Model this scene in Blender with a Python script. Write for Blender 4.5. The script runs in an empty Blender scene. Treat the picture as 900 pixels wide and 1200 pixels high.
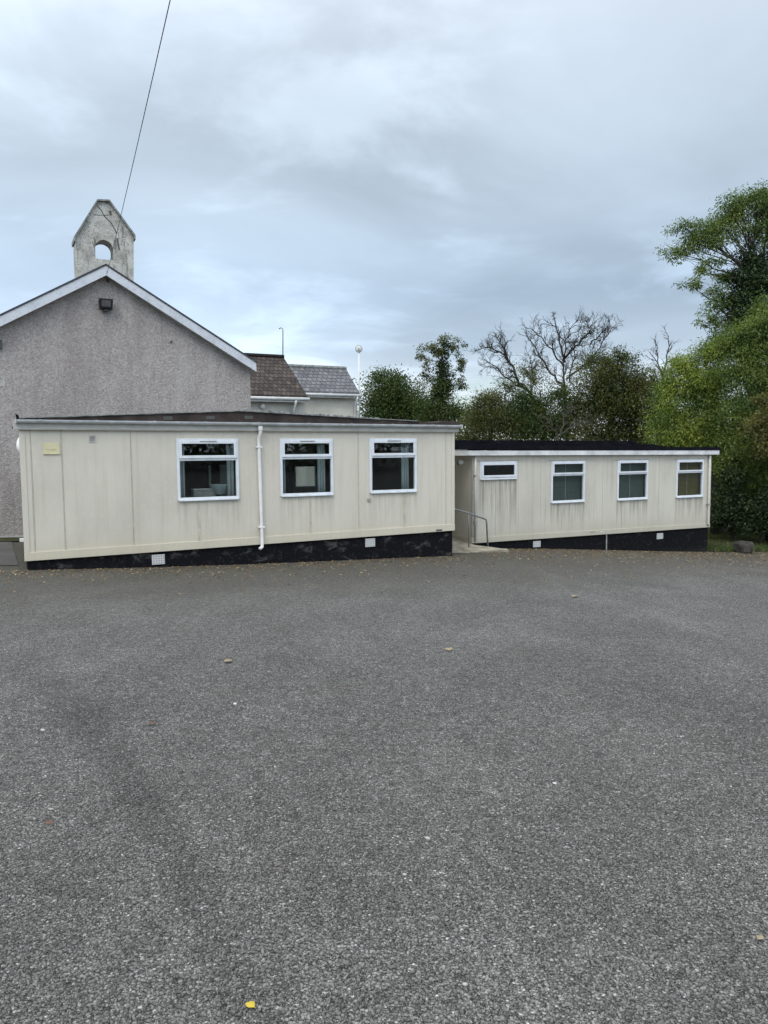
import bpy, math, random
import numpy as np
from mathutils import Matrix, Vector
R = math.radians
scene = bpy.context.scene
COL = scene.collection

# ------------------------------------------------------------------ camera
PITCH, ROLL, EYE = 4.6, -0.45, 1.55
camd = bpy.data.cameras.new('camera'); cam = bpy.data.objects.new('camera', camd); COL.objects.link(cam)
camd.sensor_fit = 'VERTICAL'; camd.sensor_height = 24; camd.lens = 18.0
camd.clip_start = 0.05; camd.clip_end = 5000
CM = Matrix.Translation((0, 0, EYE)) @ Matrix.Rotation(R(90 - PITCH), 4, 'X') @ Matrix.Rotation(R(ROLL), 4, 'Z')
cam.matrix_world = CM
scene.camera = cam
# ------------------------------------------------------------------ sky, sun, exposure
SUN_EL, SUN_AZ = 48, 205          # azimuth clockwise from +Y : behind the camera, to the left
SUN_E = 1.1
CLOUD = 1.20
scene.view_settings.view_transform = 'Standard'; scene.view_settings.look = 'None'
scene.view_settings.exposure = 0.17; scene.view_settings.gamma = 1.0
scene.view_settings.use_curve_mapping = False
sund = bpy.data.lights.new('sun', 'SUN'); sund.energy = SUN_E; sund.angle = R(25); sund.color = (1, .94, .86)
sun = bpy.data.objects.new('sun', sund); COL.objects.link(sun)
sd = Vector((math.sin(R(SUN_AZ)) * math.cos(R(SUN_EL)), math.cos(R(SUN_AZ)) * math.cos(R(SUN_EL)), math.sin(R(SUN_EL))))
sun.rotation_euler = sd.to_track_quat('Z', 'Y').to_euler()

class NT:
    """small node helper"""
    def __init__(s, tree): s.t = tree
    def n(s, typ, props=None, **ins):
        nd = s.t.nodes.new(typ)
        for k, v in (props or {}).items(): setattr(nd, k, v)
        for k, v in ins.items():
            key = int(k[1:]) if k[0] == '_' and k[1:].isdigit() else k.replace('_', ' ')
            s.set(nd.inputs[key], v)
        return nd
    def set(s, sock, v):
        if isinstance(v, bpy.types.NodeSocket): s.t.links.new(v, sock)
        elif isinstance(v, bpy.types.Node): s.t.links.new(v.outputs[0], sock)
        elif isinstance(v, (tuple, list)) and sock.type == 'RGBA' and len(v) == 3: sock.default_value = (*v, 1)
        else: sock.default_value = v
    def math(s, op, a, b=0.0, c=0.0, clamp=False):
        nd = s.t.nodes.new('ShaderNodeMath'); nd.operation = op; nd.use_clamp = clamp
        s.set(nd.inputs[0], a); s.set(nd.inputs[1], b); s.set(nd.inputs[2], c); return nd.outputs[0]
    def mix(s, f, a, b, mode='MIX'):
        nd = s.t.nodes.new('ShaderNodeMix'); nd.data_type = 'RGBA'; nd.blend_type = mode
        s.set(nd.inputs[0], f); s.set(nd.inputs[6], a); s.set(nd.inputs[7], b); return nd.outputs[2]
    def ramp(s, f, stops, interp='LINEAR'):
        nd = s.t.nodes.new('ShaderNodeValToRGB'); nd.color_ramp.interpolation = interp
        e = nd.color_ramp.elements
        while len(e) < len(stops): e.new(0.5)
        for i, (p, c) in enumerate(stops):
            e[i].position = p
            e[i].color = (c, c, c, 1) if not isinstance(c, (tuple, list)) else (*c, 1)
        s.set(nd.inputs[0], f); return nd.outputs[0]
    def noise(s, vec, scale, detail=4, rough=.55, dist=0.0):
        nd = s.n('ShaderNodeTexNoise', None, Scale=scale, Detail=detail, Roughness=rough, Distortion=dist)
        if vec is not None: s.set(nd.inputs['Vector'], vec)
        return nd
    def vor(s, vec, scale, feature='F1', rand=1.0):
        nd = s.n('ShaderNodeTexVoronoi', dict(feature=feature), Scale=scale, Randomness=rand)
        if vec is not None: s.set(nd.inputs['Vector'], vec)
        return nd
    def mapv(s, vec, scale=(1, 1, 1), loc=(0, 0, 0), rot=(0, 0, 0)):
        nd = s.n('ShaderNodeMapping'); s.set(nd.inputs[0], vec)
        nd.inputs['Scale'].default_value = scale; nd.inputs['Location'].default_value = loc; nd.inputs['Rotation'].default_value = rot
        return nd.outputs[0]
    def smooth(s, x, a, b):
        nd = s.t.nodes.new('ShaderNodeMapRange'); nd.interpolation_type = 'SMOOTHSTEP'
        s.set(nd.inputs[0], x); nd.inputs[1].default_value = a; nd.inputs[2].default_value = b
        nd.inputs[3].default_value = 0; nd.inputs[4].default_value = 1; return nd.outputs[0]

world = bpy.data.worlds.new('World'); scene.world = world; world.use_nodes = True
w = NT(world.node_tree); world.node_tree.nodes.clear()
sky = w.n('ShaderNodeTexSky', dict(sky_type='NISHITA', sun_disc=False, sun_elevation=R(SUN_EL), sun_rotation=R(SUN_AZ), air_density=1.0, dust_density=.6))
tc = w.n('ShaderNodeTexCoord').outputs['Generated']
sp = w.n('ShaderNodeSeparateXYZ', Vector=tc)
X, Y, Z = sp.outputs
zc = w.math('ADD', w.math('MAXIMUM', Z, 0.0), 0.16)
cx = w.math('DIVIDE', X, zc); cy = w.math('DIVIDE', Y, zc)
cv = w.n('ShaderNodeCombineXYZ', X=cx, Y=cy, Z=0.0).outputs[0]
n1 = w.noise(w.mapv(cv, (.62, .62, 1), (3.1, 1.7, 0), (0, 0, .6)), 1.0, 6, .52, .5).outputs[0]
n2 = w.noise(w.mapv(cv, (1.0, 1.15, 1), (8.2, 5.3, 0), (0, 0, -.5)), 1.5, 7, .55, .4).outputs[0]
grad = w.ramp(Z, [(0, (.72, .78, .84)), (.075, (.66, .74, .82)), (.12, (.47, .575, .69)), (.19, (.375, .475, .595)), (.30, (.42, .51, .605)), (.42, (.46, .535, .62)), (.6, (.54, .60, .67)), (1, (1.0, 1.03, 1.08))])
bri = w.math('ADD', w.math('MULTIPLY', w.smooth(n1, .30, .72), .40), .80)
bri = w.math('ADD', bri, w.math('MULTIPLY', w.smooth(n2, .48, .70), .32))
bri = w.math('ADD', bri, w.math('MULTIPLY', w.smooth(w.math('MULTIPLY', X, -1.0), -.1, .6), .20))
# unseen sky overhead and behind the camera boosted to light the scene
bri = w.math('MULTIPLY', bri, w.math('ADD', 1.0, w.math('MULTIPLY', w.smooth(w.math('MULTIPLY', Y, -1.0), -.55, .6), .95)))
cl = w.mix(1.0, grad, w.n('ShaderNodeCombineXYZ', X=bri, Y=bri, Z=bri).outputs[0], 'MULTIPLY')
cl = w.mix(1.0, cl, (10 * CLOUD,) * 3, 'MULTIPLY')
# small clear openings low over the horizon let the blue sky through
gap = w.math('MULTIPLY', w.smooth(n2, .60, .42), w.math('MULTIPLY', w.smooth(Z, .16, .08), w.math('MULTIPLY', w.smooth(X, .04, .09), w.smooth(X, .20, .13))))
col = w.mix(w.math('ADD', w.math('MULTIPLY', gap, .8), .06), cl, sky.outputs[0])
bg = w.n('ShaderNodeBackground', None, Color=col, Strength=0.1)
wo = w.n('ShaderNodeOutputWorld'); world.node_tree.links.new(bg.outputs[0], wo.inputs[0])

# ------------------------------------------------------------------ materials
def material(name, fn, rough=.8, spec=.3, metal=0.0):
    m = bpy.data.materials.new(name); m.use_nodes = True
    t = m.node_tree; t.nodes.clear(); s = NT(t)
    out = s.n('ShaderNodeOutputMaterial'); b = s.n('ShaderNodeBsdfPrincipled')
    b.inputs['Roughness'].default_value = rough; b.inputs['Metallic'].default_value = metal
    b.inputs['Specular IOR Level'].default_value = spec
    t.links.new(b.outputs[0], out.inputs[0])
    fn(s, b, out); return m
def obco(s): return s.n('ShaderNodeTexCoord').outputs['Object']
def bump(s, b, h, strength, dist): 
    nd = s.n('ShaderNodeBump', None, Height=h, Strength=strength, Distance=dist); s.set(b.inputs['Normal'], nd.outputs[0])
def simple(name, c, rough=.6, spec=.3, var=.12, scale=6.0, metal=0.0, bmp=0.0):
    def f(s, b, o):
        co = obco(s); n = s.noise(co, scale, 5, .6).outputs[0]
        lo = tuple(x * (1 - var * 2) for x in c); hi = tuple(min(1, x * (1 + var * 2)) for x in c)
        s.set(b.inputs['Base Color'], s.ramp(n, [(.25, lo), (.75, hi)]))
        if bmp: bump(s, b, s.noise(co, scale * 8, 4).outputs[0], bmp, .01)
    return material(name, f, rough, spec, metal)
M = {}
M['upvc'] = simple('white_upvc', (.66, .69, .72), .4, .4, .06, 5)
M['upvc_grey'] = simple('weathered_gutter', (.50, .52, .53), .5, .4, .14, 5)
M['pipe'] = simple('pipe_plastic', (.70, .70, .69), .45, .4, .08, 4)
M['fascia_cream'] = simple('fascia_paint', (.48, .47, .43), .6, .3, .10, 4)
M['fascia_white'] = simple('fascia_white_paint', (.60, .60, .60), .5, .35, .14, 3)
M['seal'] = simple('dark_seal', (.08, .08, .075), .7, .2)
M['gap'] = simple('joint_dark', (.42, .385, .32), .9, .1)  # darker tan of the panel joints, batten and drip trims
M['strip'] = simple('joint_strip', (.48, .44, .36), .8, .2)
M['black_plastic'] = simple('black_plastic', (.012, .012, .014), .45, .4)
M['lamp_glass'] = simple('lamp_glass', (.10, .10, .10), .15, .6)
M['opal'] = simple('opal_plastic', (.80, .80, .77), .35, .5, .02)
M['sign'] = simple('yellow_sign', (.60, .55, .35), .5, .3, .06, 9)
M['mark'] = simple('faded_print', (.40, .34, .17), .6, .3)
M['steel'] = simple('galvanised_steel', (.24, .24, .23), .45, .5, .2, 9, .5)
M['vent'] = simple('vent_plastic', (.55, .56, .55), .5, .3, .1, 8)
def f_vg(s, b, o):
    co = obco(s)
    br = s.n('ShaderNodeTexBrick', dict(offset=0), Vector=s.n('ShaderNodeMapping', None, Vector=co, Rotation=(R(90), 0, 0)).outputs[0], Color1=(.30, .30, .29), Color2=(.26, .26, .25), Mortar=(.52, .53, .52), Scale=1.0, Mortar_Size=.012, Brick_Width=.05, Row_Height=.045)
    s.set(b.inputs['Base Color'], br.outputs[0])
M['vent_grid'] = material('vent_grid', f_vg, .6, .3)
M['vent_dark'] = simple('vent_slot', (.10, .10, .10), .8, .2)
M['grille'] = simple('grille_grey', (.30, .29, .27), .6, .3, .15, 9)
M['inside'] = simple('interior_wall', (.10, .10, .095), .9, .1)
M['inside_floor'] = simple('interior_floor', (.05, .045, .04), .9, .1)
M['curtain'] = simple('curtain_cloth', (.44, .49, .50), .9, .1, .05)
M['blind'] = simple('blind_slats', (.085, .110, .10), .7, .2, .05)
M['blind_gold'] = simple('blind_ochre', (.12, .095, .03), .8, .2, .05)
M['card'] = simple('pale_card', (.55, .56, .52), .8, .2, .05)
M['shade'] = simple('lampshade_cloth', (.42, .50, .52), .9, .1, .04)
M['concrete'] = simple('old_concrete', (.30, .27, .21), .95, .2, .30, 3.5, 0, .5)
M['kerb'] = simple('pale_kerb', (.42, .41, .39), .9, .2, .15, 4)
M['rock'] = simple('rock', (.05, .046, .04), .95, .2, .35, 5, 0, .8)
M['log'] = simple('log', (.05, .04, .03), .95, .2, .3, 7, 0, .6)
M['leaf_yellow'] = simple('leaf_yellow', (.55, .42, .05), .7, .3)
M['leaf_red'] = simple('leaf_red', (.17, .085, .06), .8, .2)
M['leaf_tan'] = simple('leaf_tan', (.32, .26, .17), .8, .2)
M['white_stone'] = simple('white_stone', (.60, .60, .58), .8, .3)
M['wire'] = simple('cable', (.07, .07, .075), .6, .3)

def f_glass(s, b, o):
    s.t.nodes.remove(b)
    g = s.n('ShaderNodeNewGeometry'); dt = s.n('ShaderNodeVectorMath', dict(operation='DOT_PRODUCT'), _0=g.outputs['Incoming'], _1=g.outputs['Normal'])
    fq = s.math('ADD', .04, s.math('MULTIPLY', .96, s.math('POWER', s.math('SUBTRACT', 1.0, s.math('ABSOLUTE', dt.outputs['Value'])), 5.0)))
    tr = s.n('ShaderNodeBsdfTransparent', None, Color=(.84, .87, .86))
    gl = s.n('ShaderNodeBsdfGlossy', None, Color=(.9, .95, 1.0), Roughness=.02)
    mx = s.n('ShaderNodeMixShader'); s.set(mx.inputs[0], s.math('MULTIPLY', fq, .9, clamp=True))
    s.t.links.new(tr.outputs[0], mx.inputs[1]); s.t.links.new(gl.outputs[0], mx.inputs[2]); s.t.links.new(mx.outputs[0], o.inputs[0])
M['glass'] = material('window_glass', f_glass)

def wall_mat(name, base, dirt, windows=(), streak=.35, under=.7, board=0.0, zbot=0.0):
    def f(s, b, o):
        co = obco(s); x = s.n('ShaderNodeSeparateXYZ', Vector=co).outputs
        big = s.noise(s.mapv(co, (.6, .6, .35)), 1.4, 5, .6).outputs[0]
        fine = s.noise(co, 45, 4, .6).outputs[0]
        c = s.mix(s.smooth(big, .35, .72), base, tuple(v * .86 for v in base))
        c = s.mix(s.math('MULTIPLY', s.smooth(s.noise(co, 7, 5, .65).outputs[0], .48, .75), .35), c, tuple(v * f2 for v, f2 in zip(base, (1.1, 1.08, 1.0))))
        c = s.mix(s.math('MULTIPLY', s.smooth(fine, .45, .8), .35), c, tuple(v * .72 for v in base))
        # rain streaks: thin in u, long in z
        st = s.noise(s.mapv(co, (9, .4, .45)), 1.0, 5, .65).outputs[0]
        st2 = s.noise(s.mapv(co, (26, .4, .7), (4, 0, 2)), 1.0, 4, .6).outputs[0]
        sk = s.math('MULTIPLY', s.smooth(st, .48, .74), streak)
        c = s.mix(sk, c, dirt)
        c = s.mix(s.math('MULTIPLY', s.smooth(st2, .52, .8), streak * .8), c, dirt)
        for (u0, u1, zs) in windows:
            inx = s.math('MULTIPLY', s.smooth(x[0], u0 - .05, u0 + .03), s.smooth(x[0], u1 + .05, u1 - .03))
            below = s.math('MULTIPLY', s.smooth(x[2], zs + .02, zs - .06), s.smooth(x[2], zbot - .1, zs + .3))
            k = s.math('MULTIPLY', s.math('MULTIPLY', inx, below), s.smooth(s.math('MAXIMUM', st, st2), .42, .64))
            # drips run from both ends of the sill
            e = s.math('MULTIPLY', s.math('MULTIPLY', s.math('MAXIMUM', s.smooth(s.math('ABSOLUTE', s.math('SUBTRACT', x[0], u0 + .02)), .07, .0), s.smooth(s.math('ABSOLUTE', s.math('SUBTRACT', x[0], u1 - .03)), .08, .0)), below), .8)
            c = s.mix(s.math('MULTIPLY', s.math('MAXIMUM', k, e), under), c, tuple(v * .6 for v in dirt))
        # splash dirt and algae at the foot
        ft = s.math('MULTIPLY', s.smooth(s.math('ADD', x[2], s.math('MULTIPLY', st, .5)), zbot + .75, zbot + .15), .30)
        c = s.mix(ft, c, tuple(v * f2 for v, f2 in zip(dirt, (1.15, 1.1, .8))))
        s.set(b.inputs['Base Color'], c)
        h = s.math('ADD', fine, s.math('MULTIPLY', s.noise(co, 140, 3).outputs[0], .6))
        bump(s, b, h, .35, .006)
    return material(name, f, .85, .2)

def f_dash(s, b, o):   # grey pebble dash of the chapel
    co = obco(s); x = s.n('ShaderNodeSeparateXYZ', Vector=co).outputs
    v = s.vor(co, 24); v2 = s.vor(co, 52)
    sp1 = s.n('ShaderNodeSeparateColor', None, Color=v.outputs['Color']).outputs[0]
    sp2 = s.n('ShaderNodeSeparateColor', None, Color=v2.outputs['Color']).outputs[1]
    g = s.math('ADD', s.math('MULTIPLY', sp1, .5), s.math('MULTIPLY', sp2, .5))
    c = s.ramp(g, [(.10, (.29, .258, .245)), (.42, (.385, .350, .33)), (.66, (.455, .418, .395)), (.95, (.56, .525, .50))])
    big = s.noise(s.mapv(co, (1, 1, .45)), .8, 5, .62, .4).outputs[0]
    c = s.mix(s.math('MULTIPLY', s.smooth(big, .42, .68), .38), c, (.21, .18, .172))
    stk = s.noise(s.mapv(co, (2.2, 1, .25), (2, 0, 0)), 1.0, 4, .6).outputs[0]
    c = s.mix(s.math('MULTIPLY', s.smooth(stk, .48, .72), .42), c, (.52, .495, .465))
    run = s.noise(s.mapv(co, (5, 1, .5), (9, 0, 4)), 1.0, 5, .7).outputs[0]
    c = s.mix(s.math('MULTIPLY', s.smooth(run, .54, .72), .38), c, (.17, .155, .145))
    s.set(b.inputs['Base Color'], c)
    h = s.math('SUBTRACT', 1.0, s.math('ADD', v2.outputs['Distance'], s.math('MULTIPLY', v.outputs['Distance'], .6)))
    bump(s, b, h, .8, .03)
M['dash'] = material('pebble_dash', f_dash, .95, .15)

def f_bell(s, b, o):   # stained lime render of the bell gable
    co = obco(s)
    c = s.mix(s.smooth(s.noise(co, 3.0, 6, .65).outputs[0], .38, .66), (.50, .49, .45), (.33, .32, .285))
    c = s.mix(s.math('MULTIPLY', s.smooth(s.noise(co, 9, 6, .7, .5).outputs[0], .56, .70), .8), c, (.13, .12, .10))
    st = s.noise(s.mapv(co, (6, 6, 1.1), (3, 0, 1)), 1.0, 5, .7, .3).outputs[0]
    c = s.mix(s.math('MULTIPLY', s.smooth(st, .53, .68), .75), c, (.085, .08, .065))
    v = s.vor(s.mapv(co, (1, 1, 1), (1.3, 0, .2)), 1.7, 'DISTANCE_TO_EDGE')
    s.set(v.inputs['Vector'], s.n('ShaderNodeVectorMath', dict(operation='ADD'), _0=co, _1=s.noise(co, 5, 4).outputs[1]).outputs[0])
    s.set(b.inputs['Base Color'], s.mix(s.math('MULTIPLY', s.smooth(v.outputs['Distance'], .02, .0), .8), c, (.05, .045, .04)))
    bump(s, b, s.noise(co, 30, 5, .7).outputs[0], .6, .03)
M['bell'] = material('stained_render', f_bell, .95, .15)

def f_barge(s, b, o):
    co = obco(s)
    c = s.mix(s.math('MULTIPLY', s.smooth(s.noise(co, 3, 6, .7).outputs[0], .45, .75), .6), (.56, .58, .62), (.33, .35, .38))
    s.set(b.inputs['Base Color'], s.mix(s.math('MULTIPLY', s.smooth(s.noise(co, 16, 5, .7).outputs[0], .56, .72), .6), c, (.20, .21, .22)))
M['barge'] = material('flaking_white_paint', f_barge, .7, .3)

def plinth_mat(name, amt, th):
    def f(s, b, o):
        co = obco(s)
        n = s.noise(s.mapv(co, (1, 1, 1.6)), 2.6, 6, .68, .4).outputs[0]
        x = s.n('ShaderNodeSeparateXYZ', Vector=co).outputs
        c = s.mix(s.math('MULTIPLY', s.smooth(n, th, th + .14), amt), (.008, .008, .010), (.105, .10, .095))
        c = s.mix(s.math('MULTIPLY', s.smooth(s.noise(co, 14, 5, .7).outputs[0], .52, .7), .45 * amt), c, (.085, .08, .075))
        c = s.mix(s.math('MULTIPLY', s.smooth(s.math('ADD', x[2], s.math('MULTIPLY', n, .5)), -.35 + .0, -.75), .5 * amt), c, (.075, .07, .06))
        s.set(b.inputs['Base Color'], c)
        bump(s, b, s.noise(co, 25, 5, .7).outputs[0], .5, .02)
    return material(name, f, .9, .08)
M['plinth_worn'] = plinth_mat('bitumen_plinth_worn', .60, .55)
M['plinth_black'] = plinth_mat('bitumen_plinth', .45, .60)

def f_felt(s, b, o):
    co = obco(s)
    c = s.mix(s.smooth(s.noise(co, 2.2, 5, .6).outputs[0], .35, .7), (.030, .024, .022), (.065, .050, .045))
    s.set(b.inputs['Base Color'], s.mix(s.math('MULTIPLY', s.smooth(s.noise(co, 30, 4, .7).outputs[0], .62, .75), .5), c, (.22, .22, .20)))
    bump(s, b, s.noise(co, 60, 4).outputs[0], .4, .01)
M['felt'] = material('brown_roof_felt', f_felt, .9, .2)
M['felt_black'] = simple('black_roof_felt', (.008, .008, .011), .9, .06, .3, 3, 0, .3)
M['felt_edge'] = simple('grey_felt_edge', (.20, .21, .20), .9, .2, .35, 9, 0, .5)

def tile_mat(name, c0, c1, moss, bw, bh, mort):
    def f(s, b, o):
        uv = s.n('ShaderNodeTexCoord').outputs['UV']
        br = s.n('ShaderNodeTexBrick', dict(offset=.5), Vector=uv, Color1=c0, Color2=c1, Mortar=mort, Scale=1.0, Mortar_Size=.014, Mortar_Smooth=.3, Bias=0.0, Brick_Width=bw, Row_Height=bh)
        co = obco(s)
        c = s.mix(s.math('MULTIPLY', s.smooth(s.noise(co, 2.2, 6, .7).outputs[0], .42, .70), .7), br.outputs[0], tuple(v * .55 for v in c0))
        c = s.mix(s.math('MULTIPLY', s.smooth(s.noise(co, 6, 6, .7).outputs[0], .58, .72), .75), c, moss)
        s.set(b.inputs['Base Color'], c)
        yy = s.n('ShaderNodeSeparateXYZ', Vector=uv).outputs[1]
        saw = s.math('SUBTRACT', 1.0, s.math('FRACT', s.math('DIVIDE', yy, bh)))
        bump(s, b, s.math('SUBTRACT', saw, s.math('MULTIPLY', br.outputs[1], .8)), 1.0, .045)
    return material(name, f, .85, .25)
M['tile'] = tile_mat('brown_clay_tiles', (.040, .032, .029), (.105, .080, .070), (.13, .13, .085), .19, .21, (.010, .008, .008))
M['slate'] = tile_mat('grey_slates', (.12, .12, .13), (.20, .20, .205), (.25, .25, .24), .25, .20, (.05, .05, .055))
M['house_wall'] = simple('house_render', (.60, .57, .50), .9, .2, .07, 2, 0, .2)
M['house_wall_dark'] = simple('house_render_cream', (.52, .50, .45), .9, .2, .08, 2, 0, .2)  # slightly darker cream render, used for the whole tiled house

# gravel stones: colour per stone
def stone_ramp(s, v, gain=1.0):
    return s.ramp(v, [(0, tuple(k * gain for k in (.072, .070, .064))), (.35, tuple(k * gain for k in (.134, .130, .120))), (.72, tuple(k * gain for k in (.203, .198, .184))), (.93, tuple(k * gain for k in (.290, .284, .265))), (1.0, tuple(k * gain for k in (.42, .42, .40)))])
TRACK = []
def yard_tone(s, x, flat):
    # patches of finer / coarser, lighter / darker dressing
    bg1 = s.noise(flat, .35, 4, .55, .3).outputs[0]; bg2 = s.noise(s.mapv(flat, (1.4, .55, 1), (3, 9, 0), (0, 0, .3)), .9, 5, .6, .2).outputs[0]
    bg3 = s.noise(flat, 5.5, 4, .6).outputs[0]
    k = s.math('ADD', s.math('MULTIPLY', s.smooth(bg1, .3, .7), .22), s.math('MULTIPLY', s.smooth(bg2, .36, .70), .26))
    k = s.math('ADD', k, s.math('MULTIPLY', s.smooth(bg3, .35, .7), .12))
    k = s.math('ADD', k, .93)
    # worn wheel track running towards the camera
    yq = s.math('SUBTRACT', x[1], 2.1)
    cur = s.math('ADD', -.40, s.math('ADD', s.math('MULTIPLY', yq, -.46), s.math('MULTIPLY', s.math('MULTIPLY', yq, yq), -.035)))
    cur = s.math('ADD', cur, s.math('MULTIPLY', s.math('SUBTRACT', s.noise(flat, 1.3, 3).outputs[0], .5), .16))
    tx = s.math('ABSOLUTE', s.math('SUBTRACT', x[0], cur))
    wdt = s.math('ADD', .075, s.math('MULTIPLY', yq, .035))
    trk = s.math('MULTIPLY', s.math('MULTIPLY', s.smooth(s.math('DIVIDE', tx, wdt), 1.6, .3), s.smooth(x[1], 8.5, 4.5)), s.math('ADD', .25, s.math('MULTIPLY', s.smooth(s.math('ADD', s.math('MULTIPLY', bg3, .6), s.math('MULTIPLY', s.noise(flat, 17, 4, .7).outputs[0], .4)), .38, .58), .75)))
    k = s.math('SUBTRACT', k, s.math('MULTIPLY', trk, .33))
    tx2 = s.math('ABSOLUTE', s.math('SUBTRACT', s.math('SUBTRACT', x[0], cur), 1.55))
    trk2 = s.math('MULTIPLY', s.math('MULTIPLY', s.smooth(tx2, .30, .02), s.smooth(x[1], 9, 4)), s.smooth(bg2, .35, .6))
    k = s.math('SUBTRACT', k, s.math('MULTIPLY', trk2, .14))
    return k, bg3
def f_ground(s, b, o):
    co = s.n('ShaderNodeTexCoord').outputs['Object']; x = s.n('ShaderNodeSeparateXYZ', Vector=co).outputs
    flat = s.n('ShaderNodeCombineXYZ', X=x[0], Y=x[1], Z=0.0).outputs[0]
    wv = s.n('ShaderNodeVectorMath', dict(operation='MULTIPLY_ADD'), _0=s.noise(flat, 40, 2).outputs[1], _1=(.012,) * 3, _2=flat).outputs[0]
    v1 = s.vor(wv, 92); v2 = s.vor(wv, 165)
    r1 = s.n('ShaderNodeSeparateColor', None, Color=v1.outputs['Color']).outputs
    r2 = s.n('ShaderNodeSeparateColor', None, Color=v2.outputs['Color']).outputs
    sel = s.math('GREATER_THAN', r1[2], .45)
    val = s.n('ShaderNodeMix'); s.set(val.inputs[0], sel); s.set(val.inputs[2], r2[0]); s.set(val.inputs[3], r1[0])
    dis = s.n('ShaderNodeMix'); s.set(dis.inputs[0], sel); s.set(dis.inputs[2], s.math('MULTIPLY', v2.outputs['Distance'], 1.1)); s.set(dis.inputs[3], v1.outputs['Distance'])
    c = stone_ramp(s, val.outputs[0])
    c = s.mix(s.math('MULTIPLY', s.smooth(dis.outputs[0], .40, .70), .85), c, (.022, .022, .021))
    gr1 = s.noise(flat, 26, 3, .7).outputs[0]; gr2 = s.noise(flat, 11, 4, .75).outputs[0]
    gk = s.math('ADD', s.math('ADD', .58, s.math('MULTIPLY', s.smooth(gr1, .30, .70), .52)), s.math('MULTIPLY', s.smooth(gr2, .30, .70), .42))
    c = s.mix(1.0, c, s.n('ShaderNodeCombineXYZ', X=gk, Y=gk, Z=gk).outputs[0], 'MULTIPLY')
    k, bg3 = yard_tone(s, x, flat)
    kc = s.n('ShaderNodeCombineXYZ', X=k, Y=k, Z=k).outputs[0]
    c = s.mix(1.0, c, kc, 'MULTIPLY')
    # brown dust, silt and moss gather near the cabins, where the yard is not driven on
    fd = s.math('ADD', s.math('MULTIPLY', x[0], -.454), s.math('MULTIPLY', x[1], .891))      # distance measured towards the cabins
    sil = s.math('ADD', fd, s.math('MULTIPLY', s.math('SUBTRACT', s.noise(flat, .8, 5, .6).outputs[0], .5), 3.2))
    c = s.mix(s.math('MULTIPLY', s.smooth(sil, 8.0, 14.5), .72), c, s.mix(s.smooth(s.noise(flat, 9, 5, .75).outputs[0], .35, .65), (.060, .055, .043), (.105, .094, .074)))
    ms = s.math('MULTIPLY', s.smooth(sil, 13.6, 15.2), s.smooth(s.noise(flat, 3.5, 5, .7).outputs[0], .48, .66))
    c = s.mix(s.math('MULTIPLY', ms, .45), c, (.075, .078, .030))
    c = s.mix(s.math('MULTIPLY', s.smooth(s.noise(s.mapv(flat, (1, 1, 1), (7, 3, 0)), 1.1, 4, .6).outputs[0], .60, .72), .22), c, (.12, .085, .075))
    s.set(b.inputs['Base Color'], c)
    h = s.math('SUBTRACT', 1.0, dis.outputs[0])
    bump(s, b, s.math('ADD', h, s.math('MULTIPLY', val.outputs[0], .35)), 1.0, .008)
M['ground'] = material('tar_and_chip_yard', f_ground, .92, .22)
def f_stone(s, b, o):
    r = s.n('ShaderNodeNewGeometry').outputs['Random Per Island']
    co = obco(s); x = s.n('ShaderNodeSeparateXYZ', Vector=co).outputs; flat = s.n('ShaderNodeCombineXYZ', X=x[0], Y=x[1], Z=0.0).outputs[0]
    k, _ = yard_tone(s, x, flat)
    s.set(b.inputs['Base Color'], s.mix(1.0, stone_ramp(s, s.math('ADD', s.math('MULTIPLY', r, .80), .06), .84), s.n('ShaderNodeCombineXYZ', X=k, Y=k, Z=k).outputs[0], 'MULTIPLY'))
M['stones'] = material('chippings', f_stone, .85, .25)
def f_path(s, b, o):
    co = obco(s)
    c = s.mix(s.smooth(s.noise(co, 1.5, 5, .6).outputs[0], .35, .7), (.075, .072, .068), (.115, .11, .105))
    s.set(b.inputs['Base Color'], c); bump(s, b, s.noise(co, 60, 4).outputs[0], .5, .01)
M['path'] = material('old_tarmac', f_path, .9, .2)
def f_grass(s, b, o):
    r = s.n('ShaderNodeNewGeometry').outputs['Random Per Island']
    s.set(b.inputs['Base Color'], s.ramp(r, [(0, (.035, .06, .018)), (.6, (.07, .10, .03)), (1, (.15, .15, .06))]))
M['grass'] = material('grass_blades', f_grass, .8, .2)
def f_soil(s, b, o):
    co = obco(s)
    s.set(b.inputs['Base Color'], s.mix(s.smooth(s.noise(co, 2.5, 6, .7).outputs[0], .35, .68), (.035, .045, .016), (.075, .07, .04)))
    bump(s, b, s.noise(co, 20, 5, .7).outputs[0], 1, .05)
M['soil'] = material('grass_turf', f_soil, .95, .1)
def f_litter(s, b, o):
    r = s.n('ShaderNodeNewGeometry').outputs['Random Per Island']
    s.set(b.inputs['Base Color'], s.ramp(r, [(0, (.06, .04, .022)), (.35, (.14, .08, .04)), (.65, (.25, .15, .07)), (.9, (.40, .30, .12)), (1, (.45, .42, .30))]))
M['litter'] = material('dry_leaves', f_litter, .8, .2)

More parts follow.
